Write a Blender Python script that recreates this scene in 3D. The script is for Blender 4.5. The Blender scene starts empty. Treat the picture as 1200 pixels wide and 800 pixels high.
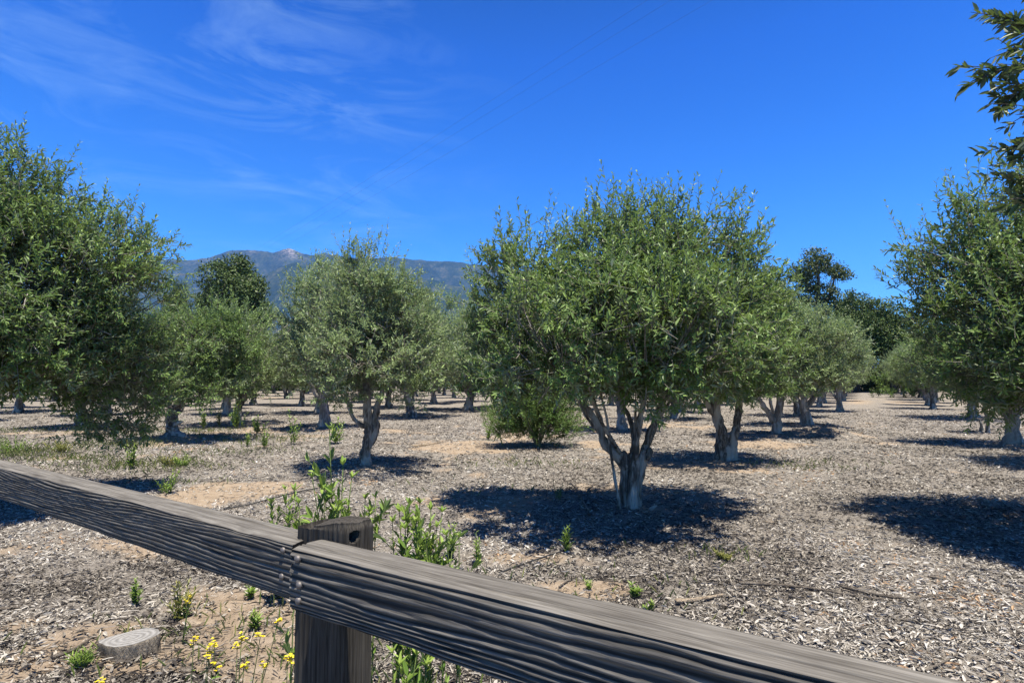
import bpy, math
import numpy as np
from mathutils import Vector, Matrix

C = bpy.context.scene
COL = C.collection
TAU = math.tau

# ------------------------------------------------------------------ numpy helpers
def nrm(v):
    return v / np.maximum(np.linalg.norm(v, axis=-1, keepdims=True), 1e-9)

def hash2(ix, iy, seed):
    n = (ix.astype(np.int64) * 374761393 + iy.astype(np.int64) * 668265263 + seed * 974711) & 0x7fffffff
    n = ((n ^ (n >> 13)) * 1274126177) & 0x7fffffff
    n = n ^ (n >> 16)
    return (n & 0xffff) / 65535.0

def vnoise(x, y, seed=0):
    x = np.asarray(x, float); y = np.asarray(y, float)
    ix = np.floor(x).astype(np.int64); iy = np.floor(y).astype(np.int64)
    fx = x - ix; fy = y - iy
    fx = fx * fx * (3 - 2 * fx); fy = fy * fy * (3 - 2 * fy)
    a = hash2(ix, iy, seed); b = hash2(ix + 1, iy, seed)
    c = hash2(ix, iy + 1, seed); d = hash2(ix + 1, iy + 1, seed)
    return (a * (1 - fx) + b * fx) * (1 - fy) + (c * (1 - fx) + d * fx) * fy

def fbm(x, y, seed=0, octv=4):
    s = 0.0; a = 0.5; t = 0.0
    for k in range(octv):
        s = s + a * vnoise(x * 2 ** k + 17.3 * k, y * 2 ** k - 9.1 * k, seed + k * 31)
        t += a; a *= 0.5
    return s / t

def sstep(a, b, x):
    t = np.clip((x - a) / (b - a), 0, 1)
    return t * t * (3 - 2 * t)

# ------------------------------------------------------------------ camera numbers
F_PX, CAM_H = 667.0, 1.6
PITCH = math.atan(43.0 / F_PX)

def ray(px, py):
    x = (px - 600.0) / F_PX; v = (400.0 - py) / F_PX
    c, s = math.cos(PITCH), math.sin(PITCH)
    return np.array([x, c - v * s, s + v * c])

def ground(px, py):
    """the point of the level ground seen at a pixel of the 1200x800 photograph"""
    d = ray(px, py); t = CAM_H / -d[2]
    return np.array([d[0] * t, d[1] * t, 0.0])

def at_depth(px, py, Y):
    d = ray(px, py); t = Y / d[1]
    return np.array([d[0] * t, Y, CAM_H + d[2] * t])

# ------------------------------------------------------------------ mesh building
class MB:
    def __init__(s):
        s.v = []; s.q = []; s.t = []; s.rq = []; s.rt = []; s.n = 0
    def add(s, v, q=None, t=None, r=0.5):
        v = np.asarray(v, float).reshape(-1, 3)
        if q is not None and len(q):
            q = np.asarray(q, np.int64).reshape(-1, 4)
            s.q.append(q + s.n); s.rq.append(np.broadcast_to(np.asarray(r, float), (len(q),)))
        if t is not None and len(t):
            t = np.asarray(t, np.int64).reshape(-1, 3)
            s.t.append(t + s.n)
            rr = r if np.ndim(r) == 0 else np.mean(r)
            s.rt.append(np.broadcast_to(np.asarray(rr, float), (len(t),)))
        s.v.append(v); s.n += len(v)
    def mesh(s, name, smooth=True, vattr=None):
        me = bpy.data.meshes.new(name)
        v = np.concatenate(s.v)
        q = np.concatenate(s.q) if s.q else np.zeros((0, 4), np.int64)
        t = np.concatenate(s.t) if s.t else np.zeros((0, 3), np.int64)
        loops = np.concatenate([q.ravel(), t.ravel()]).astype(np.int32)
        starts = np.concatenate([np.arange(len(q)) * 4, len(q) * 4 + np.arange(len(t)) * 3]).astype(np.int32)
        me.vertices.add(len(v)); me.vertices.foreach_set('co', v.astype(np.float32).ravel())
        me.loops.add(len(loops)); me.loops.foreach_set('vertex_index', loops)
        me.polygons.add(len(starts)); me.polygons.foreach_set('loop_start', starts)
        me.polygons.foreach_set('use_smooth', np.full(len(starts), smooth, dtype=bool))
        me.update(calc_edges=True)
        r = np.concatenate([x for x in s.rq + s.rt]) if (s.rq or s.rt) else np.zeros(0)
        a = me.attributes.new('rnd', 'FLOAT', 'FACE'); a.data.foreach_set('value', r.astype(np.float32))
        if vattr:
            for k, arr in vattr.items():
                a = me.attributes.new(k, 'FLOAT', 'POINT'); a.data.foreach_set('value', np.asarray(arr, np.float32))
        return me
    def build(s, name, mat, parent=None, smooth=True, vattr=None, loc=None):
        return link(name, s.mesh(name, smooth, vattr), mat, parent, loc)

def link(name, me, mat, parent=None, loc=None):
    if mat is not None and not me.materials: me.materials.append(mat)
    o = bpy.data.objects.new(name, me); COL.objects.link(o)
    if parent is not None: o.parent = parent
    if loc is not None: o.location = loc
    return o

def tag(o, label=None, cat=None, group=None, kind=None):
    if label: o['label'] = label
    if cat: o['category'] = cat
    if group: o['group'] = group
    if kind: o['kind'] = kind
    return o

def thing(name, label, cat, loc=(0, 0, 0), rz=0.0, group=None):
    o = bpy.data.objects.new(name, None); COL.objects.link(o)
    o.empty_display_size = 0.2
    o.location = loc; o.rotation_euler = (0, 0, rz)
    return tag(o, label, cat, group)

def dup(root, loc, rz=0.0, sc=1.0, label=None, group=None):
    r = root.copy(); COL.objects.link(r)
    r.location = loc; r.rotation_euler = (0, 0, rz)
    r.scale = sc if np.ndim(sc) else (sc, sc, sc)
    if label: r['label'] = label
    if group: r['group'] = group
    for ch in list(root.children):
        c = ch.copy(); COL.objects.link(c); c.parent = r
        for g in list(ch.children):
            d = g.copy(); COL.objects.link(d); d.parent = c
    return r

def smooth_path(P, n):
    """Catmull-Rom through rows of P (any number of columns)"""
    P = np.asarray(P, float)
    if len(P) == 2:
        t = np.linspace(0, 1, n)[:, None]; return P[0] * (1 - t) + P[1] * t
    Q = np.vstack([2 * P[0] - P[1], P, 2 * P[-1] - P[-2]])
    u = np.linspace(0, len(P) - 1 - 1e-6, n); i = u.astype(int); f = (u - i)[:, None]
    a, b, c, d = Q[i], Q[i + 1], Q[i + 2], Q[i + 3]
    return 0.5 * (2 * b + (c - a) * f + (2 * a - 5 * b + 4 * c - d) * f ** 2 + (3 * b - a - 3 * c + d) * f ** 3)

def tube(mb, path, n=12, seg=8, lump=0.0, rng=None, r=0.5, flute=0.0, cap=True):
    """path rows: x, y, z, radius"""
    P = smooth_path(path, n); c = P[:, :3]; rad = np.maximum(P[:, 3], 1e-4)
    tg = nrm(np.gradient(c, axis=0))
    ref = np.array([0.31, 0.95, 0.05]) if abs(tg[0][2]) > 0.7 else np.array([0.1, 0.2, 0.97])
    a = nrm(np.cross(tg, ref)); b = np.cross(tg, a)
    th = np.arange(seg) / seg * TAU
    R = np.repeat(rad[:, None], seg, 1)
    if lump and rng is not None:
        s0 = rng.integers(1, 9999)
        zz = np.arange(n)[:, None] * 0.55
        R = R * (1 + lump * (2 * vnoise(np.cos(th)[None] * 1.4 + 5 + zz, np.sin(th)[None] * 1.4 + zz * 0.8, s0) - 1))
        if flute:
            k = rng.integers(3, 5); ph = rng.random() * TAU
            R = R * (1 + flute * np.cos(k * th[None] + ph + 0.25 * zz))
    v = c[:, None] + R[..., None] * (np.cos(th)[None, :, None] * a[:, None] + np.sin(th)[None, :, None] * b[:, None])
    v = v.reshape(-1, 3)
    i = np.arange(n - 1)[:, None] * seg; j = np.arange(seg)[None]; j2 = (j + 1) % seg
    q = np.stack([i + j, i + seg + j, i + seg + j2, i + j2], -1).reshape(-1, 4)
    t = None
    if cap:
        v = np.vstack([v, c[:1], c[-1:]]); m = n * seg
        jj = np.arange(seg); jn = (jj + 1) % seg
        t = np.vstack([np.stack([np.full(seg, m), jj, jn], -1),
                       np.stack([np.full(seg, m + 1), (n - 1) * seg + jn, (n - 1) * seg + jj], -1)])
    mb.add(v, q, t, r)

def stems(mb, p0, p1, r0, r1, rr=0.5):
    """many thin three-sided stems at once"""
    n = len(p0); d = nrm(p1 - p0)
    ref = np.where(np.abs(d[:, 2:3]) > 0.8, np.array([[1., 0, 0]]), np.array([[0, 0, 1.]]))
    a = nrm(np.cross(d, ref)); b = np.cross(d, a)
    vs = []
    for k in range(3):
        c, s = math.cos(k * TAU / 3), math.sin(k * TAU / 3)
        vs.append(p0 + (a * c + b * s) * r0)
    for k in range(3):
        c, s = math.cos(k * TAU / 3), math.sin(k * TAU / 3)
        vs.append(p1 + (a * c + b * s) * r1)
    v = np.stack(vs, 1).reshape(-1, 3)
    base = np.arange(n)[:, None, None] * 6
    q = np.array([[0, 1, 4, 3], [1, 2, 5, 4], [2, 0, 3, 5]])[None]
    mb.add(v, (base + q).reshape(-1, 4), None, rr)

def leaves(mb, P, D, N, L, W, r, fold=0.18, droop=0.06):
    """lanceolate leaves folded along the midrib: 6 vertices, 2 quads each"""
    n = len(P); D = nrm(D); N = nrm(N - D * np.sum(N * D, -1, keepdims=True)); S = np.cross(D, N)
    L = np.broadcast_to(np.asarray(L, float), (n,))[:, None]; W = np.broadcast_to(np.asarray(W, float), (n,))[:, None]
    up = N * W * fold; t = P + D * L - N * L * droop
    v = np.stack([P, P + D * L * .30 + S * W * .46 + up, P + D * L * .68 + S * W * .40 + up - N * L * droop * .4, t,
                  P + D * L * .68 - S * W * .40 + up - N * L * droop * .4, P + D * L * .30 - S * W * .46 + up], 1)
    b = np.arange(n)[:, None] * 6
    q = np.stack([b + [0, 1, 2, 3], b + [0, 3, 4, 5]], 1).reshape(-1, 4)
    mb.add(v.reshape(-1, 3), q, None, np.repeat(r, 2))

# ------------------------------------------------------------------ materials
def new_mat(name):
    m = bpy.data.materials.new(name); m.use_nodes = True
    nt = m.node_tree; nt.nodes.clear()
    out = nt.nodes.new('ShaderNodeOutputMaterial')
    bs = nt.nodes.new('ShaderNodeBsdfPrincipled')
    nt.links.new(bs.outputs[0], out.inputs[0])
    return m, nt, bs, out

def N(nt, typ, **kw):
    n = nt.nodes.new(typ)
    for k, v in kw.items():
        if k in n.inputs: n.inputs[k].default_value = v
        else: setattr(n, k, v)
    return n

def ramp(nt, fac, stops, interp='LINEAR'):
    r = nt.nodes.new('ShaderNodeValToRGB'); cr = r.color_ramp; cr.interpolation = interp
    while len(cr.elements) < len(stops): cr.elements.new(0.5)
    for e, (p, c) in zip(cr.elements, stops):
        e.position = p; e.color = (*c, 1) if len(c) == 3 else c
    nt.links.new(fac, r.inputs[0])
    return r.outputs[0]

def mix(nt, fac, a, b, mode='MIX'):
    m = nt.nodes.new('ShaderNodeMix'); m.data_type = 'RGBA'; m.blend_type = mode
    for sock, val in ((m.inputs[0], fac), (m.inputs[6], a), (m.inputs[7], b)):
        if hasattr(val, 'type') and hasattr(val, 'links'): nt.links.new(val, sock)
        elif isinstance(val, (int, float)): sock.default_value = val
        else: sock.default_value = (*val, 1)
    return m.outputs[2]

def attr(nt, name):
    a = nt.nodes.new('ShaderNodeAttribute'); a.attribute_name = name
    return a.outputs['Fac']

def coords(nt, kind='Object', scale=(1, 1, 1)):
    tc = nt.nodes.new('ShaderNodeTexCoord'); mp = nt.nodes.new('ShaderNodeMapping')
    mp.inputs['Scale'].default_value = scale
    nt.links.new(tc.outputs[kind], mp.inputs[0])
    return mp.outputs[0]

def noise(nt, vec, scale, detail=4, rough=0.55, dist=0.0):
    n = N(nt, 'ShaderNodeTexNoise', Scale=scale, Detail=detail, Roughness=rough, Distortion=dist)
    nt.links.new(vec, n.inputs['Vector'])
    return n.outputs['Fac']

def bump(nt, bs, h, strength, dist):
    b = N(nt, 'ShaderNodeBump', Strength=strength, Distance=dist)
    nt.links.new(h, b.inputs['Height']); nt.links.new(b.outputs[0], bs.inputs['Normal'])

def leaf_mat(name, stops, back, trans, rough=0.5, tw=0.22, spec=0.32):
    m, nt, bs, out = new_mat(name)
    col = ramp(nt, attr(nt, 'rnd'), stops)
    gm = nt.nodes.new('ShaderNodeNewGeometry')
    col2 = mix(nt, gm.outputs['Backfacing'], col, back)
    nt.links.new(col2, bs.inputs['Base Color'])
    bs.inputs['Roughness'].default_value = rough
    bs.inputs['Specular IOR Level'].default_value = spec
    tr = nt.nodes.new('ShaderNodeBsdfTranslucent'); tr.inputs[0].default_value = (*trans, 1)
    mx = nt.nodes.new('ShaderNodeMixShader'); mx.inputs[0].default_value = tw
    nt.links.new(bs.outputs[0], mx.inputs[1]); nt.links.new(tr.outputs[0], mx.inputs[2])
    nt.links.new(mx.outputs[0], out.inputs[0])
    return m

M_OLIVE = leaf_mat('olive_leaf', [(0.0, (.048, .082, .024)), (.35, (.102, .172, .046)), (.7, (.19, .285, .078)), (1, (.35, .46, .13))],
                   (.23, .275, .165), (.19, .29, .045), tw=.25)
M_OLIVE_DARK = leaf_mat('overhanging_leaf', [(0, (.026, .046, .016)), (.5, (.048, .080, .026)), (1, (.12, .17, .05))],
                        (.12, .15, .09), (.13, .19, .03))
M_OLIVE_PALE = leaf_mat('pale_olive_leaf', [(0.0, (.085, .12, .048)), (.35, (.165, .228, .092)), (.7, (.265, .345, .140)), (1, (.39, .47, .19))],
                        (.32, .36, .25), (.22, .31, .08), tw=.28)
M_OAK = leaf_mat('oak_leaf', [(0, (.036, .062, .014)), (.5, (.075, .118, .028)), (1, (.15, .205, .05))],
                 (.05, .075, .03), (.06, .1, .02), tw=.15)
M_TAWNY = leaf_mat('tawny_leaf', [(0, (.05, .055, .02)), (.5, (.085, .085, .03)), (1, (.14, .12, .045))],
                   (.07, .08, .035), (.1, .1, .02), tw=.15)
M_GUM = leaf_mat('gum_leaf', [(0, (.055, .082, .026)), (.5, (.10, .14, .044)), (1, (.19, .21, .07))],
                 (.07, .09, .045), (.08, .11, .02), tw=.15)
M_BUSH = leaf_mat('bush_leaf', [(0, (.06, .12, .03)), (.5, (.13, .225, .055)), (1, (.27, .37, .09))],
                  (.1, .14, .06), (.12, .2, .03), tw=.25)
M_WEED = leaf_mat('weed_leaf', [(0, (.09, .17, .03)), (.5, (.17, .27, .045)), (1, (.31, .41, .085))],
                  (.14, .20, .07), (.2, .3, .04), tw=.3)
M_DRYWEED = leaf_mat('yellowing_weed_leaf', [(0, (.12, .15, .04)), (.5, (.20, .21, .06)), (1, (.32, .29, .09))],
                     (.2, .2, .08), (.25, .25, .05), tw=.3)
M_GRASS = leaf_mat('grass_blade', [(0, (.08, .12, .035)), (.5, (.14, .18, .05)), (1, (.30, .29, .12))],
                   (.16, .19, .08), (.18, .22, .05), tw=.25)
M_PETAL = leaf_mat('mustard_petal', [(0, (.72, .56, .02)), (1, (.85, .72, .05))], (.75, .6, .03), (.8, .65, .03), tw=.3, rough=.6)

def bark_mat(name, dark, mid, pale, sc=(9, 9, 2.2), amt=.5):
    m, nt, bs, out = new_mat(name)
    v = coords(nt, 'Object', sc)
    n1 = noise(nt, v, 2.4, 6, .62, .4)
    v2 = coords(nt, 'Object', (3.2, 3.2, 1.3)); n2 = noise(nt, v2, 1.6, 3, .5)
    c = ramp(nt, n1, [(.28, dark), (.5, mid), (.72, pale)])
    c2 = mix(nt, ramp(nt, n2, [(.46, (0, 0, 0)), (.56, (1, 1, 1))]), c, pale)
    c3 = mix(nt, amt, c, c2)
    nt.links.new(c3, bs.inputs['Base Color']); bs.inputs['Roughness'].default_value = .9
    bs.inputs['Specular IOR Level'].default_value = .2
    bump(nt, bs, n1, 1.0, .05)
    return m
M_BARK = bark_mat('olive_bark', (.03, .025, .02), (.125, .108, .09), (.46, .425, .375), sc=(13, 13, 2.0), amt=.8)  # strong pale patches also put sunlit spots into the bark colour
M_BARK_PALE = bark_mat('pale_olive_bark', (.075, .064, .053), (.22, .20, .17), (.45, .42, .375), amt=.7)
M_TWIG = bark_mat('twig_bark', (.07, .065, .05), (.17, .155, .12), (.30, .28, .23))
M_DARKBARK = bark_mat('dark_bark', (.03, .025, .02), (.09, .075, .06), (.17, .15, .13))
M_STEM = bark_mat('green_stem', (.07, .11, .03), (.12, .17, .05), (.2, .22, .09))
M_STICK = bark_mat('dead_stick', (.05, .04, .032), (.14, .115, .09), (.27, .235, .19), sc=(20, 20, 20))
M_STICK_TAN = bark_mat('bare_stick', (.17, .12, .08), (.33, .25, .17), (.45, .37, .27), sc=(20, 20, 20))

# ------------------------------------------------------------------ ground shape
# bare sandy patches: photo pixel, width and depth in metres, strength
BARE_PX = [(60, 765, .60, .55, 1.1), (20, 735, .5, .4, .9), (290, 574, 1.0, 1.0, 1.3), (250, 585, .8, .6, .9), (330, 745, .55, .55, 1.3), (290, 705, .6, .45, 1.0),
           (330, 795, .45, .4, 1.0), (215, 775, .35, .3, .9), (120, 790, .5, .3, .9), (560, 524, 1.3, 2.0, 1.3), (600, 512, 1.1, 1.6, 1.2), (955, 511, .9, 1.2, 1.4),
           (215, 518, .8, 1.0, 1.2), (690, 690, .5, .3, .9), (620, 655, .5, .3, .7), (715, 578, .9, .9, .75), (330, 505, 2.2, 1.2, .9), (880, 522, .8, .8, 1.0),
           (760, 600, .35, .4, .9), (700, 520, .9, .8, .8), (500, 520, .8, .8, .8), (1045, 470, 3, 4, 1.0), (160, 640, .5, .35, .5), (770, 498, 2, 1.5, .8),
           (860, 548, .5, .5, .9), (60, 510, 1.6, 1.2, .6), (430, 552, .5, .5, .7), (520, 760, .5, .5, .7)]
BARE = [(*ground(px, py)[:2], wx, wy, s) for px, py, wx, wy, s in BARE_PX]

def bare_at(x, y):
    b = np.zeros_like(np.asarray(x, float))
    for cx, cy, wx, wy, s in BARE:
        b = np.maximum(b, s * np.exp(-(((x - cx) / wx) ** 2 + ((y - cy) / wy) ** 2)))
    n = fbm(np.asarray(x) * 1.7 + 3, np.asarray(y) * 1.7, 5, 4)
    n2 = fbm(np.asarray(x) * .35 + 30, np.asarray(y) * .35, 8, 3)
    return sstep(.36, .62, b * .80 + (n - .5) * 1.5 + sstep(.56, .75, n2) * .35 * (np.asarray(y) > 5))

MOUNDS = []        # x, y, radius, height: soil heaped at the trunks
def hgt(x, y):
    x = np.asarray(x, float); y = np.asarray(y, float)
    d = np.hypot(x, y); fade = 1 - sstep(40, 80, d)
    h = (fbm(x * .42, y * .42, 11, 3) - .5) * .14 + (fbm(x * 2.6, y * 2.6, 14, 3) - .5) * .035
    h = h * fade
    for cx, cy, r, a in MOUNDS:
        h = h + a * np.exp(-(((x - cx) ** 2 + (y - cy) ** 2) / (r * r)))
    return h

def on_ground(px, py):
    p = ground(px, py)
    for _ in range(4):
        d = ray(px, py); h = float(hgt(p[0], p[1]))
        t = (CAM_H - h) / -d[2]
        p = np.array([d[0] * t, d[1] * t, h])
    return p

# ------------------------------------------------------------------ olive trees: crowns
def crown_points(rng, lobes, nclump):
    lob = np.array(lobes, float)
    w = lob[:, 3] * lob[:, 4] + lob[:, 3] * lob[:, 5]; w /= w.sum()
    k = rng.choice(len(lob), nclump, p=w)
    u = nrm(rng.normal(size=(nclump, 3)))
    rr = .50 + .50 * np.sqrt(rng.random(nclump))
    bumps = nrm(rng.normal(size=(26, 3))); amp = rng.uniform(-.42, .28, 26)
    for v, a in zip(bumps, amp):
        rr = rr * (1 + a * np.clip(u @ v, 0, 1) ** 9)
    p = lob[k, :3] + u * rr[:, None] * lob[k, 3:6]
    return p, u, rr, k

def olive_crown(rng, lobes, nshoot, leaf=.058, per=20, up=.42, slen=(.2, .46), wr=.27, spires=60, zmin=.75, clump=.115, lift=1.0):
    """shoots in clumps near the crown's surface, each with opposite pairs of narrow leaves"""
    nc = max(8, nshoot // 9)
    cp, cu, crr, ck = crown_points(rng, lobes, nc)
    pick = rng.integers(0, nc, nshoot)
    p = cp[pick] + rng.normal(size=(nshoot, 3)) * clump
    u = cu[pick]
    crn = rng.random(nc)
    d = nrm(u * .75 + np.array([0, 0, up]) + rng.normal(size=(nshoot, 3)) * .6)
    L = rng.uniform(*slen, nshoot) * (.75 + .5 * rng.random(nshoot))
    lob = np.array(lobes, float)
    if spires:                                     # long upright shoots standing out of the top
        k = rng.choice(len(lob), spires, p=lob[:, 3] ** 2 / np.sum(lob[:, 3] ** 2))
        a = rng.random(spires) * TAU; rr = np.sqrt(rng.random(spires)) * .93
        sp = lob[k, :3] + np.stack([np.cos(a) * rr * lob[k, 3], np.sin(a) * rr * lob[k, 4], np.sqrt(1 - rr ** 2) * lob[k, 5] * .93], -1)
        sd = nrm(np.stack([np.cos(a) * rr * .35, np.sin(a) * rr * .35, np.ones(spires)], -1) + rng.normal(size=(spires, 3)) * .13)
        p = np.vstack([p, sp]); d = np.vstack([d, sd]); L = np.concatenate([L, rng.uniform(.24, .52, spires)])
        pick = np.concatenate([pick, rng.integers(0, nc, spires)])
    zm = zmin(p[:, 0], p[:, 1]) if callable(zmin) else zmin
    keep = p[:, 2] > zm + .25 * (2 * vnoise(p[:, 0] * 1.5, p[:, 1] * 1.5, 3) - 1)
    p, d, L, pick = p[keep], d[keep], L[keep], pick[keep]
    n = len(p)
    side = nrm(np.cross(d, rng.normal(size=(n, 3)))); side2 = np.cross(d, side)
    bend = rng.normal(size=(n, 3)) * .10 + np.array([0, 0, .12])
    t = (np.arange(per) // 2 + 1) / (per / 2)            # pairs up the stem
    T = np.broadcast_to(t, (n, per)) + rng.normal(size=(n, per)) * .02
    B = p[:, None] + d[:, None] * (L[:, None] * T)[..., None] + bend[:, None] * (L[:, None] * T ** 2)[..., None]
    ang = (np.arange(per) % 2) * math.pi + (np.arange(per) // 2) * (math.pi / 2)
    ang = ang[None] + rng.normal(size=(n, per)) * .35
    perp = np.cos(ang)[..., None] * side[:, None] + np.sin(ang)[..., None] * side2[:, None]
    al = rng.uniform(.6, 1.4, (n, per)) * (1.15 - .5 * T)
    ld = d[:, None] * np.cos(al)[..., None] + perp * np.sin(al)[..., None]
    ln = d[:, None] * np.sin(al)[..., None] - perp * np.cos(al)[..., None] + np.array([0, 0, 1.15 * lift]) + rng.normal(size=(n, per, 3)) * .55
    ll = leaf * (.65 + .6 * rng.random((n, per))) * (1.05 - .35 * T ** 3)
    rv = np.clip(.34 * crn[pick][:, None] + .50 * rng.random((n, per)) + .30 * T ** 3 - .06, 0, 1)
    mb = MB()
    leaves(mb, B.reshape(-1, 3), ld.reshape(-1, 3), ln.reshape(-1, 3), ll.ravel(), (ll * wr).ravel(), rv.ravel())
    tw = MB()
    stems(tw, p - d * L[:, None] * .25, p + d * L[:, None] * .55 + bend * (L * .3)[:, None], .0042, .0028)
    stems(tw, p + d * L[:, None] * .55 + bend * (L * .3)[:, None], p + d * L[:, None] + bend * L[:, None], .0028, .0014)
    # short branchlets carrying the clumps
    root = cp - cu * .38 - np.array([0, 0, .18])
    stems(tw, root, cp + cu * .03, .0085, .0045)
    return mb, tw, cp

def limbs(mb, rng, paths, seg=11, flute=.13, lump=.30):
    for P in paths:
        P = np.array(P, float); P[:, 3] *= .84
        n = max(8, int(6 * np.sum(np.linalg.norm(np.diff(P[:, :3], axis=0), axis=1)) / .35))
        tube(mb, P, min(n, 34), seg, lump, rng, flute=flute)

def boughs(mb, rng, paths, lobes, per_lobe=6):
    """secondary branches from the ends of the limbs out into every lobe"""
    tips = np.array([P[-1] for P in paths])
    for lb in lobes:
        c = np.array(lb[:3]); R = np.array(lb[3:6])
        for _ in range(per_lobe):
            e = c + nrm(rng.normal(size=3) + np.array([0, 0, .4])) * R * rng.uniform(.6, .92)
            k = np.argmin(np.linalg.norm(tips[:, :3] - (c * .6 + e * .4), axis=1) * rng.uniform(.8, 1.3, len(tips)))
            s = tips[k]; r0 = min(s[3] * .75, .03)
            m = (s[:3] + e) / 2 + rng.normal(size=3) * .12 + np.array([0, 0, .08])
            tube(mb, [(*s[:3] - np.array([0, 0, .03]), r0), (*m, r0 * .6), (*e, .005)], 9, 6, .15, rng)

class Olive:
    """a kind of olive tree: its meshes are made once, then placed"""
    def __init__(s, seed, lobes, paths, nshoot, leafmat=None, barkmat=None, per_lobe=6, **kw):
        rng = np.random.default_rng(seed)
        s.lm = leafmat or M_OLIVE; s.bm = barkmat or M_BARK
        tb = MB(); limbs(tb, rng, paths); boughs(tb, rng, paths, lobes, per_lobe)
        s.trunk = tb.mesh('trunk')
        lm, tw, _ = olive_crown(rng, lobes, nshoot, **kw)
        s.crown = lm.mesh('crown', smooth=False); s.twigs = tw.mesh('twigs')
    def place(s, loc, label, rz=0.0, sc=1.0, group=None, name='olive_tree'):
        t = thing(name, label, 'tree', loc, rz, group)
        t.scale = sc if np.ndim(sc) else (sc, sc, sc)
        link('trunk', s.trunk, s.bm, t); link('twigs', s.twigs, M_TWIG, t); link('crown', s.crown, s.lm, t)
        return t

def rel(px, py, base, dy=0.0):
    """metres from a tree's base for a photo pixel at the tree's own distance"""
    return tuple(at_depth(px, py, base[1] + dy) - base)

EXPL = []           # placed trees, for the spacing of the rest
def spot(px, py, mound=(.45, .07)):
    b = ground(px, py)
    if mound: MOUNDS.append((b[0], b[1], *mound))
    EXPL.append((b[0], b[1])); return b

B_main = spot(738, 600, (.5, .06)); B_two = spot(848, 541, (.5, .06)); B_v = spot(910, 513, (.7, .1)); B_b = spot(428, 549, (.5, .05))
B_c = spot(205, 516, (.75, .14)); B_four = spot(945, 499); B_d = spot(380, 503, (.6, .1)); B_e = spot(482, 489); B_f = spot(548, 481); B_g = spot(267, 486)
B_h = spot(297, 474); B_i = spot(95, 501); B_j = spot(22, 484); B_k = spot(729, 506); B_k2 = spot(790, 491); B_k3 = spot(817, 477)
B_n1 = spot(374, 484); B_n2 = spot(455, 478); B_n3 = spot(508, 473); B_r = spot(1187, 523); B_r2 = spot(1140, 491); B_bush = spot(630, 524, None)
B_thin = spot(1157, 507, None)
B_q = np.array([6.05, 5.85, 0.]); B_l = np.array([-6.85, 7.0, 0.]); B_p = np.array([4.05, -.3, 0.]); B_s = np.array([10.6, 9.9, 0.])
for b in (B_q, B_l, B_p, B_s):
    EXPL.append((b[0], b[1])); MOUNDS.append((b[0], b[1], .5, .07))
mp = ground(968, 511); MOUNDS.append((mp[0], mp[1], .85, .24))
for b in (B_main, B_two, B_v, B_b, B_c, B_four, B_d, B_e, B_f, B_g, B_h, B_i, B_j, B_k, B_k2, B_k3, B_n1, B_n2, B_n3, B_r, B_r2, B_bush, B_thin, B_q, B_l, B_p, B_s):
    b[2] = float(hgt(b[0], b[1])) - .03

# ---- the big tree right of the middle: limbs traced at its own distance
def lim(b, pts):
    return [(*rel(px, py, b, dy), r) for px, py, dy, r in pts]
b = B_main
main_paths_ = [
    lim(b, [(735, 606, 0, .125), (733, 585, 0, .095), (732, 560, 0, .083), (733, 540, 0, .088), (728, 530, .0, .075)]),
    lim(b, [(748, 604, .03, .105), (746, 582, .03, .078), (749, 556, .02, .072), (752, 538, .0, .08), (756, 526, 0, .06)]),
    lim(b, [(741, 604, -.1, .10), (740, 570, -.06, .07), (742, 545, -.02, .085), (742, 530, 0, .07)]),
    lim(b, [(733, 548, 0, .075), (722, 533, -.02, .068), (708, 520, -.05, .062), (702, 500, -.08, .055), (690, 482, -.1, .05), (678, 466, -.12, .042), (655, 435, -.1, .03), (630, 400, 0, .022), (608, 365, .1, .014)]),
    lim(b, [(704, 508, -.07, .05), (703, 492, -.03, .04), (696, 470, .05, .032), (692, 440, .1, .03), (690, 415, .1, .026), (700, 360, .2, .016), (705, 300, .2, .01)]),
    lim(b, [(727, 600, -.13, .026), (722, 570, -.15, .022), (716, 530, -.16, .02), (711, 490, -.15, .019), (704, 462, -.1, .018), (690, 410, -.05, .014), (680, 340, 0, .009)]),
    lim(b, [(740, 540, .05, .055), (743, 515, .1, .042), (738, 490, .15, .036), (728, 466, .2, .03), (725, 420, .2, .022), (735, 340, .2, .012)]),
    lim(b, [(744, 538, -.05, .05), (747, 512, -.1, .046), (751, 485, -.12, .042), (755, 465, -.15, .036), (765, 400, -.2, .024), (775, 310, -.2, .011)]),
    lim(b, [(752, 537, 0, .065), (761, 510, .04, .054), (770, 488, .08, .048), (779, 468, .1, .04), (805, 410, .2, .026), (835, 340, .2, .012)]),
    lim(b, [(758, 520, -.05, .034), (764, 500, -.1, .03), (773, 474, -.2, .025), (800, 430, -.5, .018), (830, 380, -.7, .01)]),
    lim(b, [(757, 538, -.04, .05), (762, 530, -.05, .05), (761, 524, -.04, .03)]),
    lim(b, [(742, 604, .0, .06), (757, 600, -.08, .04), (766, 594, -.14, .025), (770, 592, -.16, .010)]),
]
main_paths = [[(*p[:3], p[3] * .9) for p in P] for P in main_paths_]
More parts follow.
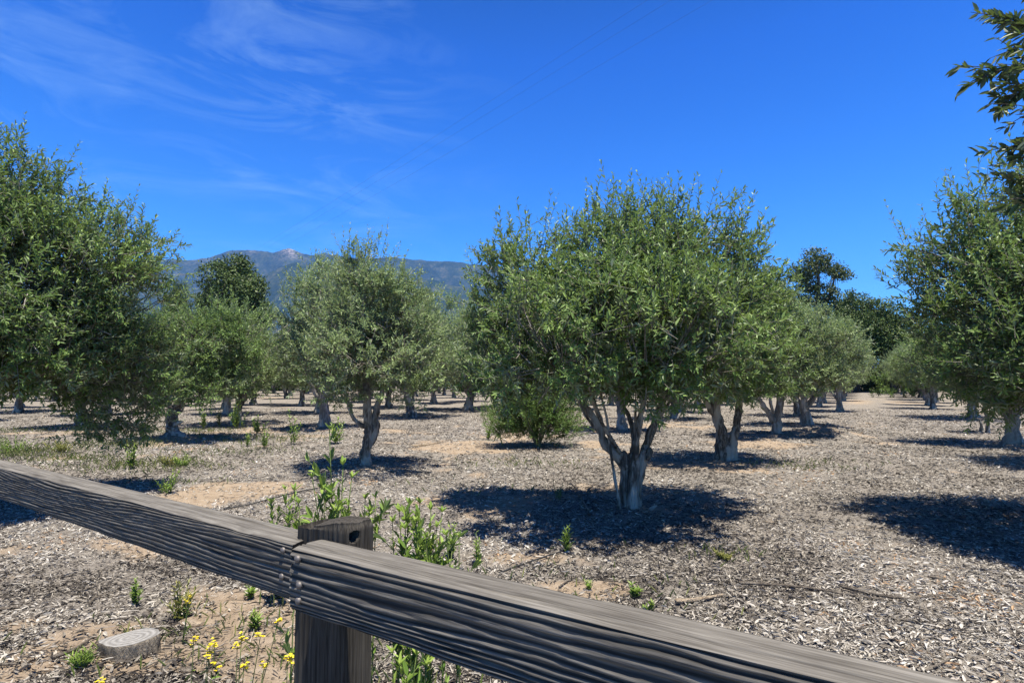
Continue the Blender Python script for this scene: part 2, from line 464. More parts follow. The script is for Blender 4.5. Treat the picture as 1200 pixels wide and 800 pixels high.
main_lobes = [(*rel(785, 360, b), 1.12, 1.15, 1.06), (*rel(735, 325, b, -.1), .85, .9, .88), (*rel(690, 370, b, .1), .8, .9, .85),
              (*rel(618, 365, b, .25), .72, .8, .93), (*rel(835, 365, b, .3), .72, .9, 1.0), (*rel(770, 420, b, -.55), .9, .7, .5), (*rel(660, 425, b, -.3), .62, .6, .42),
              (*rel(580, 405, b, .35), .45, .55, .55), (*rel(800, 305, b, 0), .75, .8, .70),
              (*rel(760, 402, b, -1.3), .95, .7, .60), (*rel(828, 395, b, -1.0), .7, .7, .6), (*rel(660, 400, b, -1.1), .75, .7, .6), (*rel(735, 355, b, -.8), .8, .7, .8),
              (*rel(605, 440, b, .1), .5, .55, .33), (*rel(700, 440, b, -.4), .55, .6, .34), (*rel(850, 430, b, .2), .62, .7, .42), (*rel(612, 325, b, .3), .55, .6, .6)]
OT_main = Olive(3, main_lobes, main_paths, 4900, leaf=.078, per=16, spires=230, wr=.31, per_lobe=4, zmin=1.30, slen=(.15, .32))
OT_main.place(tuple(b), 'large multi-stemmed olive tree right of the middle with a heavy elbowed left limb')

# ---- left middle: tree B with an upright stem, a fork and a thin curled limb
b = B_b
pb = [lim(b, [(428, 553, 0, .17), (428, 535, 0, .125), (431, 515, 0, .105), (432, 498, 0, .105), (430, 470, 0, .08), (428, 420, .1, .05), (432, 350, .1, .018)]),
      lim(b, [(434, 520, .02, .085), (440, 500, .02, .075), (441, 480, .05, .065), (447, 462, .1, .05), (458, 420, .2, .035), (470, 370, .2, .014)]),
      lim(b, [(428, 500, -.05, .05), (418, 494, -.08, .04), (411, 483, -.1, .036), (406, 466, -.1, .03), (398, 440, -.1, .024), (385, 390, 0, .012)])]
lb = [(*rel(434, 378, b), .86, 1.1, 1.05), (*rel(405, 412, b), .65, .9, .7), (*rel(460, 405, b, .1), .85, 1.0, .85), (*rel(430, 335, b), .62, .7, .62), (*rel(488, 425, b, .3), .6, .8, .5), (*rel(388, 425, b, .2), .45, .7, .5),
      (*rel(400, 452, b, -.3), .75, .7, .4), (*rel(460, 452, b, -.2), .85, .8, .42), (*rel(432, 315, b), .5, .5, .5), (*rel(412, 380, b), .6, .9, .72), (*rel(462, 370, b, .1), .65, .8, .7), (*rel(432, 330, b), .55, .5, .6), (*rel(425, 415, b, -.9), .8, .6, .6), (*rel(425, 395, b, .9), .8, .7, .7)]
OT_b = Olive(5, lb, pb, 2200, M_OLIVE_PALE, M_BARK, leaf=.082, per=15, spires=110, wr=.30, slen=(.16, .34), zmin=1.05)
OT_b.place(tuple(b), 'olive tree left of the middle with upright forked stem and thin curled limb')

# ---- two-stemmed tree right behind the big one
b = B_two
pt = [lim(b, [(851, 545, 0, .22), (848, 525, 0, .16), (845, 508, 0, .13), (840, 488, 0, .11), (836, 468, 0, .10), (825, 440, 0, .07), (815, 380, 0, .02)]),
      lim(b, [(856, 545, 0, .15), (858, 520, 0, .12), (863, 498, .05, .09), (866, 478, .1, .075), (868, 455, .1, .06), (880, 400, .2, .025)]),
      lim(b, [(841, 490, -.02, .05), (832, 478, -.05, .06), (822, 462, -.1, .045), (806, 440, -.1, .02)])]
lt = [(*rel(845, 395, b), 1.25, 1.3, 1.1), (*rel(880, 395, b, .2), .75, 1.0, .95), (*rel(905, 420, b, .2), .6, .8, .7), (*rel(800, 410, b), .8, .9, .8), (*rel(850, 450, b, -.3), 1.0, .8, .4)]
OT_two = Olive(7, lt, pt, 2700, leaf=.088, per=15, spires=60, wr=.30, slen=(.16, .34), zmin=1.2)
OT_two.place(tuple(b), 'olive tree with two thick stems in a V, just right of the big one')

# ---- V tree by the heap of soil
b = B_v
pv = [lim(b, [(910, 518, 0, .24), (910, 502, 0, .15), (911, 488, 0, .13), (914, 470, 0, .11), (918, 440, 0, .07), (922, 390, 0, .02)]),
      lim(b, [(908, 494, -.03, .11), (901, 484, -.05, .08), (893, 473, -.08, .07), (888, 462, -.1, .055), (880, 430, -.1, .03), (870, 390, 0, .015)]),
      lim(b, [(906, 484, -.1, .05), (903, 470, -.12, .045), (903, 458, -.12, .035), (900, 420, -.1, .015)]),
      lim(b, [(910, 508, 0, .1), (900, 513, -.2, .07), (890, 517, -.35, .03)]), lim(b, [(912, 508, 0, .1), (924, 513, -.2, .07), (931, 517, -.3, .03)])]
lv = [(*rel(912, 400, b), 1.2, 1.3, 1.1), (*rel(955, 412, b, .1), .95, 1.0, .9), (*rel(940, 440, b, -.3), .9, .8, .5), (*rel(885, 410, b), .7, .9, .8)]
OT_v = Olive(11, lv, pv, 2200, M_OLIVE_PALE, M_BARK_PALE, leaf=.10, per=14, spires=30, wr=.30, slen=(.18, .36), zmin=1.0)
OT_v.place(tuple(b), 'silvery olive tree with a bleached V fork and spreading roots beside the orange soil heap')

# ---- C: leaning tree with a studded dark trunk on a soil mound at left
b = B_c
pc = [lim(b, [(203, 521, 0, .27), (203, 508, 0, .18), (202, 495, 0, .15), (206, 480, 0, .13), (213, 466, 0, .12), (219, 450, 0, .09), (228, 410, 0, .03)]),
      lim(b, [(200, 500, -.05, .10), (197, 490, -.06, .08), (199, 476, -.05, .05), (190, 440, 0, .02)]),
      lim(b, [(208, 508, -.05, .12), (219, 513, -.15, .07), (224, 520, -.25, .03)]), lim(b, [(200, 508, -.05, .12), (191, 514, -.15, .08), (184, 519, -.25, .03)])]
for yy, sx in ((484, 1), (490, -1), (497, 1), (503, -1), (478, -1)):
    pc.append(lim(b, [(204, yy, -.06, .07), (204 + 7 * sx, yy - 2, -.15, .05), (204 + 10 * sx, yy - 3, -.18, .02)]))
lc = [(*rel(235, 400, b), 1.25, 1.3, 1.15), (*rel(275, 400, b, .3), .95, 1.1, 1.05), (*rel(195, 410, b), .95, 1.1, .95), (*rel(240, 450, b, -.4), 1.0, .8, .42), (*rel(185, 455, b, -.3), .6, .6, .5)]
OT_c = Olive(13, lc, pc, 2600, leaf=.095, per=14, spires=40, wr=.30, slen=(.18, .36), zmin=.75)
OT_c.place(tuple(b), 'olive tree with a leaning knobbly trunk on a raised ring of bare soil at left')

# ---- kinds for the trees in the rows further back
def gpaths(rng, h=1.15, two=False):
    lean = rng.normal(0, .12, 2)
    P = [[(0, 0, -.05, .24), (lean[0] * .3, lean[1] * .3, .3, .15), (lean[0], lean[1], .75, .125), (lean[0] * 1.5, lean[1] * 1.5, h, .09), (lean[0] * 2, lean[1] * 2, 2.1, .04), (0, 0, 3.1, .012)]]
    for k in range(4):
        a = rng.random() * TAU; z0 = rng.uniform(.45, .85); f = z0 / .75
        s = np.array([lean[0] * f, lean[1] * f, z0]); o = np.array([math.cos(a), math.sin(a), 0])
        P.append([(*s, .09), (*(s + o * .2 + [0, 0, .2]), .065), (*(s + o * .4 + [0, 0, .6]), .05), (*(s + o * .7 + [0, 0, 1.3]), .03), (*(s + o * .95 + [0, 0, 1.9]), .012)])
    return P
KINDS = []
for i, (lm, bm) in enumerate([(M_OLIVE, M_BARK), (M_OLIVE_PALE, M_BARK_PALE), (M_OLIVE, M_BARK_PALE), (M_OLIVE_PALE, M_BARK)]):
    rng = np.random.default_rng(40 + i)
    lobes = [(0, 0, 2.3, 1.5, 1.5, 1.3), (0, 0, 1.7, 1.55, 1.55, .62)]
    for k in range(4):
        a = k * TAU / 4 + rng.normal() * .3
        lobes.append((math.cos(a) * .95, math.sin(a) * .95, rng.uniform(1.85, 2.6), rng.uniform(.65, .9), rng.uniform(.65, .9), rng.uniform(.65, 1.0)))
    lobes.append((rng.normal() * .3, rng.normal() * .3, 3.1, .75, .75, .75))
    KINDS.append(Olive(50 + i, lobes, gpaths(rng), 1500, lm, bm, leaf=.105, per=14, spires=60, wr=.30, zmin=.98, slen=(.2, .42), per_lobe=4))

NAMED = [(B_four, 1, .4, (1.05, 1.05, 1.0), 'silvery rounded olive tree next behind the bleached V-forked one'),
         (B_d, 1, 2.0, (1.12, 1.12, 1.36), 'pale-trunked olive tree behind the left side of the tree with the curled limb'),
         (B_e, 3, 1.1, (1.3, 1.3, 1.35), 'stout-trunked olive tree right of and behind the one with the curled limb'),
         (B_f, 3, 3.3, (1.45, 1.45, 1.45), 'leaning slim-trunked olive tree seen left of the round green bush'),
         (B_g, 2, 5.0, (1.1, 1.1, 1.05), 'olive tree with a short straight grey trunk, behind the leaning knobbly one'),
         (B_h, 0, .9, (1.2, 1.2, 1.1), 'dark-trunked olive tree just right of and behind the short grey trunk'),
         (B_i, 0, 4.0, (1.1, 1.1, 1.05), 'dark leafy-trunked olive tree half hidden by the big crown at the left edge'),
         (B_j, 3, 2.6, (1.2, 1.2, 1.1), 'olive tree at the far left seen below the big crown'),
         (B_k, 2, 1.9, (1.0, 1.0, 1.05), 'white-trunked olive tree seen between the stems of the big middle tree'),
         (B_k2, 0, 5.5, (1.1, 1.1, 1.05), 'dark-trunked olive tree just right of and behind the big middle tree'),
         (B_k3, 3, 3.0, (1.15, 1.15, 1.1), 'small far olive tree left of the V-stemmed one, seen under its crown'),
         (B_n1, 2, 2.2, (1.15, 1.15, 1.15), 'olive tree with a broad grey trunk right behind the pale-trunked one'),
         (B_n2, 0, 3.9, (1.2, 1.2, 1.15), 'small far olive tree right behind the fork of the tree with the curled limb'),
         (B_n3, 1, .2, (1.3, 1.3, 1.25), 'small far olive tree between the stout trunk and the leaning slim trunk'),
         (B_r, 2, 4.4, (1.1, 1.1, 1.05), 'stout grey-trunked olive tree standing near the right edge'),
         (B_r2, 0, 2.7, (1.15, 1.15, 1.1), 'dark-trunked olive tree behind the right-hand crown, along the right of the lane'),
         (B_s, 0, 1.3, (1.0, 1.0, 1.0), 'olive tree hidden behind the crown at the right edge')]
for bb, k, rz, sc, lab in NAMED:
    KINDS[k].place(tuple(bb), lab, rz, sc, 'olive trees of the orchard')

# thin sapling by the right-hand row
rng = np.random.default_rng(77)
OT_thin = Olive(78, [(0, 0, 1.75, .5, .5, .55)], [[(0, 0, -.05, .09), (.03, 0, .35, .05), (-.02, .03, .8, .045), (.02, 0, 1.4, .03)],
                                                [(-.2, .05, -.05, .05), (-.16, 0, .2, .05), (-.19, .02, .42, .02)]], 150, M_OLIVE, M_BARK_PALE, leaf=.1, per=14, spires=0)
OT_thin.place(tuple(B_thin), 'thin pale young olive tree with cut stub, left of the stout grey trunk')

# ---- near crowns at the frame's edges
rng = np.random.default_rng(15)
ql = [(0, 0, 2.35, 1.65, 1.65, 1.35), (-.9, -.3, 2.1, .85, .9, .85), (-.85, .5, 2.6, .8, .8, .95), (-.2, .2, 3.05, 1.0, 1.0, .85), (.8, 0, 2.4, .9, .9, .9), (-.9, -.7, 1.65, .65, .6, .5)]
OT_q = Olive(16, ql + [(-.3, -.2, 1.7, 1.5, 1.4, .6)], gpaths(rng), 4100, M_OLIVE, M_BARK, leaf=.076, per=16, spires=170, wr=.30, slen=(.15, .32), zmin=1.15)
OT_q.place(tuple(B_q), 'tall olive crown cut by the right edge, its trunk out of view')
ll_ = [(0, 0, 2.6, 1.85, 1.9, 1.55), (1.2, .2, 2.75, .95, 1.0, 1.0), (.5, -.4, 3.4, 1.1, 1.1, .95), (1.25, -.3, 2.0, .8, .9, .6), (-.9, 0, 2.6, 1.0, 1.0, 1.0), (.7, -1.0, 2.3, 1.0, .9, .9), (1.0, .9, 1.7, .7, .6, .6), (1.35, 1.2, 1.30, .65, .65, .75), (1.3, -.4, 1.85, .8, .8, .55), (1.5, .3, 3.0, .8, .9, .8), (1.0, -1.2, 2.2, .9, .7, .7)]
lp = gpaths(rng)
OT_l = Olive(18, ll_ + [(.5, .2, 1.75, 1.7, 1.6, .62), (1.25, 1.4, 1.1, .45, .45, .5), (-.2, -1.2, 1.9, 1.0, .9, .7), (1.2, .4, 2.4, 1.05, 1.2, 1.25), (1.1, -.7, 2.5, .95, 1.0, 1.1), (.4, -.6, 3.5, 1.0, .9, .95), (1.5, .9, 1.7, .7, .7, .6)], lp, 7600, M_OLIVE, M_BARK, leaf=.077, per=16, spires=140, wr=.30, slen=(.15, .33), zmin=lambda x, y: np.where(np.hypot(x - 1.35, y - 1.2) < .85, .62, 1.5))
OT_l.place(tuple(B_l), 'biggest dark olive crown filling the left edge with a low leafy skirt')
# the tree beside the camera whose outermost branch hangs into the top right corner
pl = [(0, 0, 2.5, 1.3, 1.3, .8), (-.35, .5, 2.75, 1.0, .95, .7), (.6, 0, 2.6, 1.0, 1.0, .9)]
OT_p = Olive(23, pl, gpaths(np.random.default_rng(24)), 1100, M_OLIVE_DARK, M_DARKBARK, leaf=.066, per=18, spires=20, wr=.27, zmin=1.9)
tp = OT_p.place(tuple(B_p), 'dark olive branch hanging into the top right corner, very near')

def hanging_branch(rng, parent, base):
    """the branch seen against the sky: wood and leaves traced at about 1.8 m from the camera"""
    def W(px, py, Y, r): return (*(at_depth(px + 20, py, Y) - base), r)
    wood = MB(); lf = MB()
    br = [[W(1330, 60, 1.5, .016), W(1262, 35, 1.62, .012), W(1215, 10, 1.75, .009), W(1185, -15, 1.85, .006)],
          [W(1262, 35, 1.62, .010), W(1225, 60, 1.7, .007), W(1190, 76, 1.75, .005), W(1160, 80, 1.78, .004), W(1128, 92, 1.8, .002)],
          [W(1300, 48, 1.55, .011), W(1258, 110, 1.6, .008), W(1218, 140, 1.65, .006), W(1185, 165, 1.7, .004), W(1158, 178, 1.7, .002)],
          [W(1300, 48, 1.55, .011), W(1270, 170, 1.5, .008), W(1235, 195, 1.55, .006), W(1200, 205, 1.6, .004), W(1166, 212, 1.62, .002)],
          [W(1225, 60, 1.7, .006), W(1196, 100, 1.74, .004), W(1172, 110, 1.77, .003), W(1150, 128, 1.78, .0015)],
          [W(1215, 10, 1.75, .006), W(1186, 30, 1.8, .004), W(1165, 22, 1.84, .002)],
          [W(1258, 110, 1.6, .006), W(1222, 118, 1.68, .004), W(1192, 138, 1.7, .002)],
          [W(1235, 195, 1.55, .005), W(1212, 228, 1.55, .003), W(1196, 238, 1.55, .0015)],
          [W(1290, 60, 1.5, .01), W(1250, 80, 1.5, .006), W(1212, 92, 1.52, .003)],
          [W(1290, 160, 1.5, .01), W(1250, 150, 1.5, .006), W(1215, 170, 1.52, .003)],
          [W(1250, 20, 1.62, .006), W(1222, 40, 1.6, .004), W(1200, 44, 1.6, .002)]]
    for P in br:
        tube(wood, P, 16, 6, .1, rng)
        Q = smooth_path(P, 90); n0 = 22 if P[0][3] > .009 else 8
        sel = rng.integers(n0, 90, 105)
        p = Q[sel, :3]; tg = nrm(np.gradient(Q[:, :3], axis=0))[sel]
        perp = nrm(np.cross(tg, rng.normal(size=(105, 3))))
        d = tg * .65 + perp * .9 + np.array([0, 0, -.12])
        # side shoots
        ss = rng.integers(n0 + 6, 88, 7)
        for i in ss:
            s0 = Q[i, :3]; sd = nrm(nrm(np.gradient(Q[:, :3], axis=0))[i] + nrm(rng.normal(size=3)) * .8)
            sl = rng.uniform(.06, .15)
            tube(wood, [(*s0, .002), (*(s0 + sd * sl * .5 + rng.normal(size=3) * .006), .0016), (*(s0 + sd * sl), .0008)], 5, 4)
            tt = rng.uniform(.2, 1, 13)
            p = np.vstack([p, s0 + sd * sl * tt[:, None]])
            pp = nrm(np.cross(np.broadcast_to(sd, (13, 3)), rng.normal(size=(13, 3))))
            d = np.vstack([d, sd * .8 + pp * .8 + np.array([0, 0, -.08])])
        n = len(p); L = rng.uniform(.024, .047, n)
        leaves(lf, p, d, np.array([0, 0, 1.0]) + rng.normal(size=(n, 3)) * .6, L, L * .31, rng.random(n), droop=.09)
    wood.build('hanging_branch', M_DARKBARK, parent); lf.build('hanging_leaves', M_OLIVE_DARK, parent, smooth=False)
hanging_branch(np.random.default_rng(29), tp, B_p)

# ---- the far rows of the same planting grid
rng = np.random.default_rng(101)
o0 = B_main[:2]; dj = np.array([2.72, 4.25]); di = np.array([-4.35, 2.8])
for i in range(-9, 14):
    for j in range(-3, 17):
        p = o0 + di * i + dj * j + rng.normal(size=2) * .35
        d = math.hypot(*p)
        if p[1] < 17 or p[1] > 66 or abs(p[0] / p[1]) > 1.02: continue
        if min(math.hypot(p[0] - x, p[1] - y) for x, y in EXPL) < 3.3: continue
        EXPL.append(tuple(p)); s = rng.uniform(.98, 1.2)
        KINDS[rng.integers(0, 4)].place((p[0], p[1], float(hgt(p[0], p[1])) - .03),
                                        'small olive tree far back in the orchard rows, mostly hidden by nearer crowns', rng.random() * TAU,
                                        (s, s, s * rng.uniform(.95, 1.08)), 'olive trees in the far rows')

# ---- round bush on bare soil
def bush(rng, base, label):
    lob = [(0, 0, .55, .72, .65, .5), (-.35, 0, .62, .45, .5, .45), (.35, .1, .6, .5, .5, .45), (.05, -.1, .85, .45, .45, .32), (-.75, .1, .42, .3, .35, .25)]
    mb, tw, cp = olive_crown(rng, lob, 1400, leaf=.062, per=18, up=1.0, slen=(.18, .38), wr=.22, spires=90, zmin=.12)
    st = MB()
    for k in range(16):
        a = rng.random() * TAU; r = rng.uniform(.3, .65)
        tube(st, [(0, 0, -.03, .02), (math.cos(a) * r * .4, math.sin(a) * r * .4, .35, .014), (math.cos(a) * r, math.sin(a) * r, rng.uniform(.6, .95), .006)], 8, 6, .1, rng)
    t = thing('bush', label, 'bush', tuple(base)); t.scale = (1.2, 1.2, 1.2)
    mb.build('foliage', M_BUSH, t, smooth=False); st.build('stem', M_TWIG, t); tw.build('twigs', M_STEM, t)
bush(np.random.default_rng(33), B_bush, 'round bright green bush on bare soil left of the big middle tree')

# ------------------------------------------------------------------ trees beyond the orchard
def far_crown(rng, lobes, n, leaf, mat_up=.35, gap=.0):
    nc = n // 26
    cp, cu, rr, k = crown_points(rng, lobes, nc)
    pick = rng.integers(0, nc, n)
    sz = np.array(lobes)[:, 3].mean() * .16
    p = cp[pick] + rng.normal(size=(n, 3)) * sz * np.array([1, 1, .75])
    cr = rng.random(nc)
    d = nrm(rng.normal(size=(n, 3)) + cu[pick] * .5)
    nn = cu[pick] * .7 + np.array([0, 0, .6]) + rng.normal(size=(n, 3)) * .55
    L = leaf * rng.uniform(.6, 1.4, n)
    mb = MB(); leaves(mb, p, d, nn, L, L * .6, np.clip(.55 * cr[pick] + .45 * rng.random(n), 0, 1), fold=.2)
    return mb, cp, cu

class FarTree:
    def __init__(s, seed, lobes, trunk, n, leaf, mat, bark):
        rng = np.random.default_rng(seed); s.mat, s.bark = mat, bark
        mb, cp, cu = far_crown(rng, lobes, n, leaf); s.crown = mb.mesh('crown', smooth=False)
        tb = MB()
        for P in trunk: tube(tb, P, 16, 10, .15, rng, flute=.05)
        tips = np.array([P[-1] for P in trunk])
        for i in range(0, len(cp), max(1, len(cp) // 46)):
            e = cp[i]; k = np.argmin(np.linalg.norm(tips[:, :3] - e, axis=1)); st = tips[k]
            tube(tb, [(*st[:3], st[3] * .7), (*((st[:3] + e) / 2 + rng.normal(size=3) * .25), st[3] * .35), (*e, .02)], 8, 5)
        s.trunk = tb.mesh('trunk')
    def place(s, name, loc, label, rz=0., sc=1., group=None):
        t = thing(name, label, 'tree', loc, rz, group); t.scale = sc if np.ndim(sc) else (sc, sc, sc)
        link('trunk', s.trunk, s.bark, t); link('crown', s.crown, s.mat, t)
        return t

def oak_lobes(rng, R=4., H=7.5, k=9):
    L = [(0, 0, H, R * .72, R * .72, R * .75)]
    for i in range(k):
        a = i * TAU / k + rng.normal() * .25; q = rng.uniform(.45, .72) * R
        L.append((math.cos(a) * q, math.sin(a) * q, H + rng.uniform(-.42, .42) * R, *(rng.uniform(.3, .48, 3) * R)))
    L.append((0, 0, H + R * .62, R * .42, R * .42, R * .38))
    return L
def oak_trunk(H=7.5, R=4.):
    P = [[(0, 0, -.1, .5), (.1, 0, 1.5, .36), (0, .1, 3., .3), (.1, 0, H * .75, .18)]]
    for a in range(5):
        c, s_ = math.cos(a * 1.3), math.sin(a * 1.3)
        P.append([(0, .05, 2.4, .22), (c * R * .22, s_ * R * .22, 4., .17), (c * R * .5, s_ * R * .5, H * .85, .1)])
    return P
rg = np.random.default_rng(60)
OAK1 = FarTree(61, oak_lobes(rg), oak_trunk(), 26000, .21, M_OAK, M_DARKBARK)
OAK2 = FarTree(62, oak_lobes(rg, 4.2, 6.2, 8), oak_trunk(6.2, 4.2), 22000, .22, M_OAK, M_DARKBARK)
gl = [(0, 0, 14.4, 1.7, 1.6, 1.3), (-2.1, 0, 13.2, 1.3, 1.2, 1.0), (1.9, .3, 13.4, 1.1, 1.2, .8), (2.9, 0, 12.9, .8, .9, .5), (-.6, .5, 12.2, 1.6, 1.5, 1.2), (-5.6, 0, 12.6, 1.9, 1.6, 1.4), (-4.4, .4, 11.0, 1.5, 1.5, 1.1),
      (-7.2, .2, 11.2, 1.5, 1.4, 1.2), (.8, 0, 10.6, 1.7, 1.5, 1.0), (-2.4, .3, 9.8, 2.0, 1.6, 1.2), (-6.0, 0, 9.2, 2.2, 1.8, 1.4), (1.6, .2, 9.0, 1.6, 1.5, 1.0), (-.6, 0, 7.6, 2.4, 2.0, 1.5), (-4.6, 0, 7.0, 2.6, 2., 1.5)]
gt = [[(-1., 0, -.1, .5), (-1.1, 0, 3, .38), (-.6, 0, 7, .3), (0, 0, 11, .2), (0, 0, 14, .08)], [(-1.1, 0, 3, .3), (-2.4, .1, 6, .26), (-4.2, .1, 9, .18), (-5.4, 0, 12, .08)],
      [(-.5, 0, 7.5, .2), (1., .1, 10., .14), (2., .2, 13, .06)], [(-4, .1, 8.5, .14), (-6, .1, 10, .1), (-7, .2, 11, .05)]]
GUM = FarTree(63, gl, gt, 26000, .22, M_GUM, M_DARKBARK)
cl = [(0, 0, z, r, r, 1.1) for z, r in ((2.5, 2.3), (4, 2.1), (5.5, 1.8), (7, 1.5), (8.5, 1.1), (9.8, .7))]
CONE = FarTree(64, cl, [[(0, 0, -.1, .35), (0, 0, 5, .2), (0, 0, 9.5, .06)]], 7000, .26, M_TAWNY, M_DARKBARK)

def base_at(px, Y):
    return ((px - 600) / F_PX * Y * (1.0), Y, 0.0)
OAK1.place('oak_tree', base_at(276, 72), 'round dark oak rising above the olives in front of the mountains', .3, (1.3, 1.2, 1.52), 'trees beyond the orchard')
OAK2.place('oak_tree', base_at(207, 76), 'narrow dark oak top showing beside the big left crown', 1.7, (.52, .52, 1.45), 'trees beyond the orchard')
CONE.place('conifer_tree', base_at(497, 80), 'small brownish conifer tip between the olive crowns left of the middle', 0, (.62, .62, 1.36), 'trees beyond the orchard')
GUM.place('gum_tree', base_at(962, 74), 'tall open gum tree with tiered clumps above the olives at right', 0, (1.2, 1.1, 1.17), 'trees beyond the orchard')
OAK1.place('oak_tree', base_at(1003, 66), 'broad dark oak under and right of the open gum tree', 2.1, (.92, .92, 1.02), 'trees beyond the orchard')
OAK2.place('oak_tree', base_at(1046, 64), 'dark oak closing the gap between the gum tree\'s oaks and the right-hand crown', 5.2, (1.0, 1.0, 1.0), 'trees beyond the orchard')
OAK2.place('oak_tree', base_at(930, 78), 'dark oak under the left side of the open gum tree', 4.1, (1.1, 1.1, 1.0), 'trees beyond the orchard')
rng = np.random.default_rng(66)
for px in (-420, -330, -240, -150, -60, 40, 120, 340, 420, 560, 640, 720, 800, 870, 1060, 1120, 1200, 1290, 1380, 1470):
    k = OAK1 if rng.random() < .5 else OAK2
    Y = rng.uniform(74, 92)
    k.place('oak_tree', base_at(px + rng.normal() * 18, Y), 'low dark tree in the belt behind the orchard, only glimpsed between olive crowns', rng.random() * TAU,
            (rng.uniform(.9, 1.3), rng.uniform(.9, 1.3), rng.uniform(.62, .8)), 'belt of trees behind the orchard')
SHRUB = FarTree(67, [(0, 0, 1.3, 2.4, 1.8, 1.5), (1.8, .2, 1.0, 1.6, 1.4, 1.2), (-1.7, 0, 1.2, 1.7, 1.5, 1.3), (.3, 0, 2.2, 1.5, 1.3, 1.0)], [[(0, 0, -.1, .2), (.1, 0, 1.2, .12)], [(0, 0, .2, .14), (1., 0, 1.2, .07)]], 5200, .22, M_OAK, M_DARKBARK)
for k in range(46):
    Y = rng.uniform(68, 74); px = -330 + k * 41
    SHRUB.place('shrub', base_at(px + rng.normal() * 9, Y), 'dark shrub of the undergrowth closing the view behind the farthest olive row', rng.random() * TAU, rng.uniform(.85, 1.15), 'undergrowth behind the orchard')
# bright shrub at the end of the lane
mbs, tws, _ = olive_crown(np.random.default_rng(68), [(0, 0, 1.0, 1.8, 1.2, 1.0), (1.6, 0, .8, 1.2, 1., .8), (-1.5, .2, .9, 1.2, 1., .8)], 420, leaf=.16, per=12, up=.8, spires=30, zmin=.1)
ts = thing('bush', 'bright yellow-green shrub closing the far end of the lane', 'bush', base_at(1052, 47)); mbs.build('foliage', M_BUSH, ts, smooth=False); tws.build('twigs', M_STEM, ts)

# ------------------------------------------------------------------ ground sheet
def graded(a, b, step, far, grow=1.09):
    mid = np.arange(a, b + 1e-6, step); up = []; s = step; x = b
    while x < far: s *= grow; x += s; up.append(x)
    dn = []; s = step; x = a
    while x > -far: s *= grow; x -= s; dn.append(x)
    return np.concatenate([dn[::-1], mid, up])
gx = graded(-8, 8, .075, 9000, 1.085); gy = graded(1.0, 13, .075, 9000, 1.085)
X, Y = np.meshgrid(gx, gy); x, y = X.ravel(), Y.ravel()
gb = MB(); nx, ny = len(gx), len(gy)
i = np.arange(ny - 1)[:, None] * nx + np.arange(nx - 1)[None]
gb.add(np.stack([x, y, hgt(x, y)], -1), np.stack([i, i + 1, i + nx + 1, i + nx], -1).reshape(-1, 4))
m, nt, bs, out = new_mat('orchard_ground')
v = coords(nt, 'Object')
vw = N(nt, 'ShaderNodeTexVoronoi', Scale=62.0); vw.inputs['Randomness'].default_value = 1
wn = N(nt, 'ShaderNodeTexNoise', Scale=9.0, Detail=3.0); nt.links.new(v, wn.inputs['Vector'])
vd = mix(nt, .16, v, wn.outputs['Color']); nt.links.new(vd, vw.inputs['Vector'])
sep = nt.nodes.new('ShaderNodeSeparateColor'); nt.links.new(vw.outputs['Color'], sep.inputs[0])
chip = ramp(nt, sep.outputs[0], [(0, (.03, .025, .02)), (.35, (.085, .07, .058)), (.65, (.20, .175, .15)), (.88, (.36, .33, .29)), (1, (.52, .49, .44))])
big = noise(nt, v, .55, 4, .6); mid_ = noise(nt, v, 4.5, 4, .6)
chip = mix(nt, .5, chip, ramp(nt, mid_, [(.32, (.06, .05, .04)), (.5, (.16, .138, .116)), (.7, (.33, .30, .26))]), 'MIX')
chip = mix(nt, ramp(nt, big, [(.4, (0, 0, 0)), (.68, (.3, .3, .3))]), chip, (.22, .18, .14))
sn = noise(nt, v, 7.0, 6, .6); fine = noise(nt, v, 60., 3, .6)
gr = noise(nt, v, 95., 5, .75); chip = mix(nt, .45, chip, ramp(nt, gr, [(.34, (.05, .042, .034)), (.48, (.215, .19, .162)), (.64, (.46, .43, .38))]))
sand = ramp(nt, sn, [(.3, (.225, .165, .112)), (.5, (.31, .24, .17)), (.72, (.39, .315, .238))])
sand = mix(nt, .16, sand, ramp(nt, gr, [(.34, (.09, .065, .045)), (.48, (.30, .235, .17)), (.7, (.42, .35, .27))]))
col = mix(nt, attr(nt, 'bare'), chip, sand)
nt.links.new(col, bs.inputs['Base Color']); bs.inputs['Roughness'].default_value = .95; bs.inputs['Specular IOR Level'].default_value = .1
hh = mix(nt, .5, vw.outputs['Distance'], fine); bump(nt, bs, mix(nt, .5, hh, gr), 1.0, .03)
tag(gb.build('ground', m, vattr={'bare': bare_at(x, y)}), kind='structure')

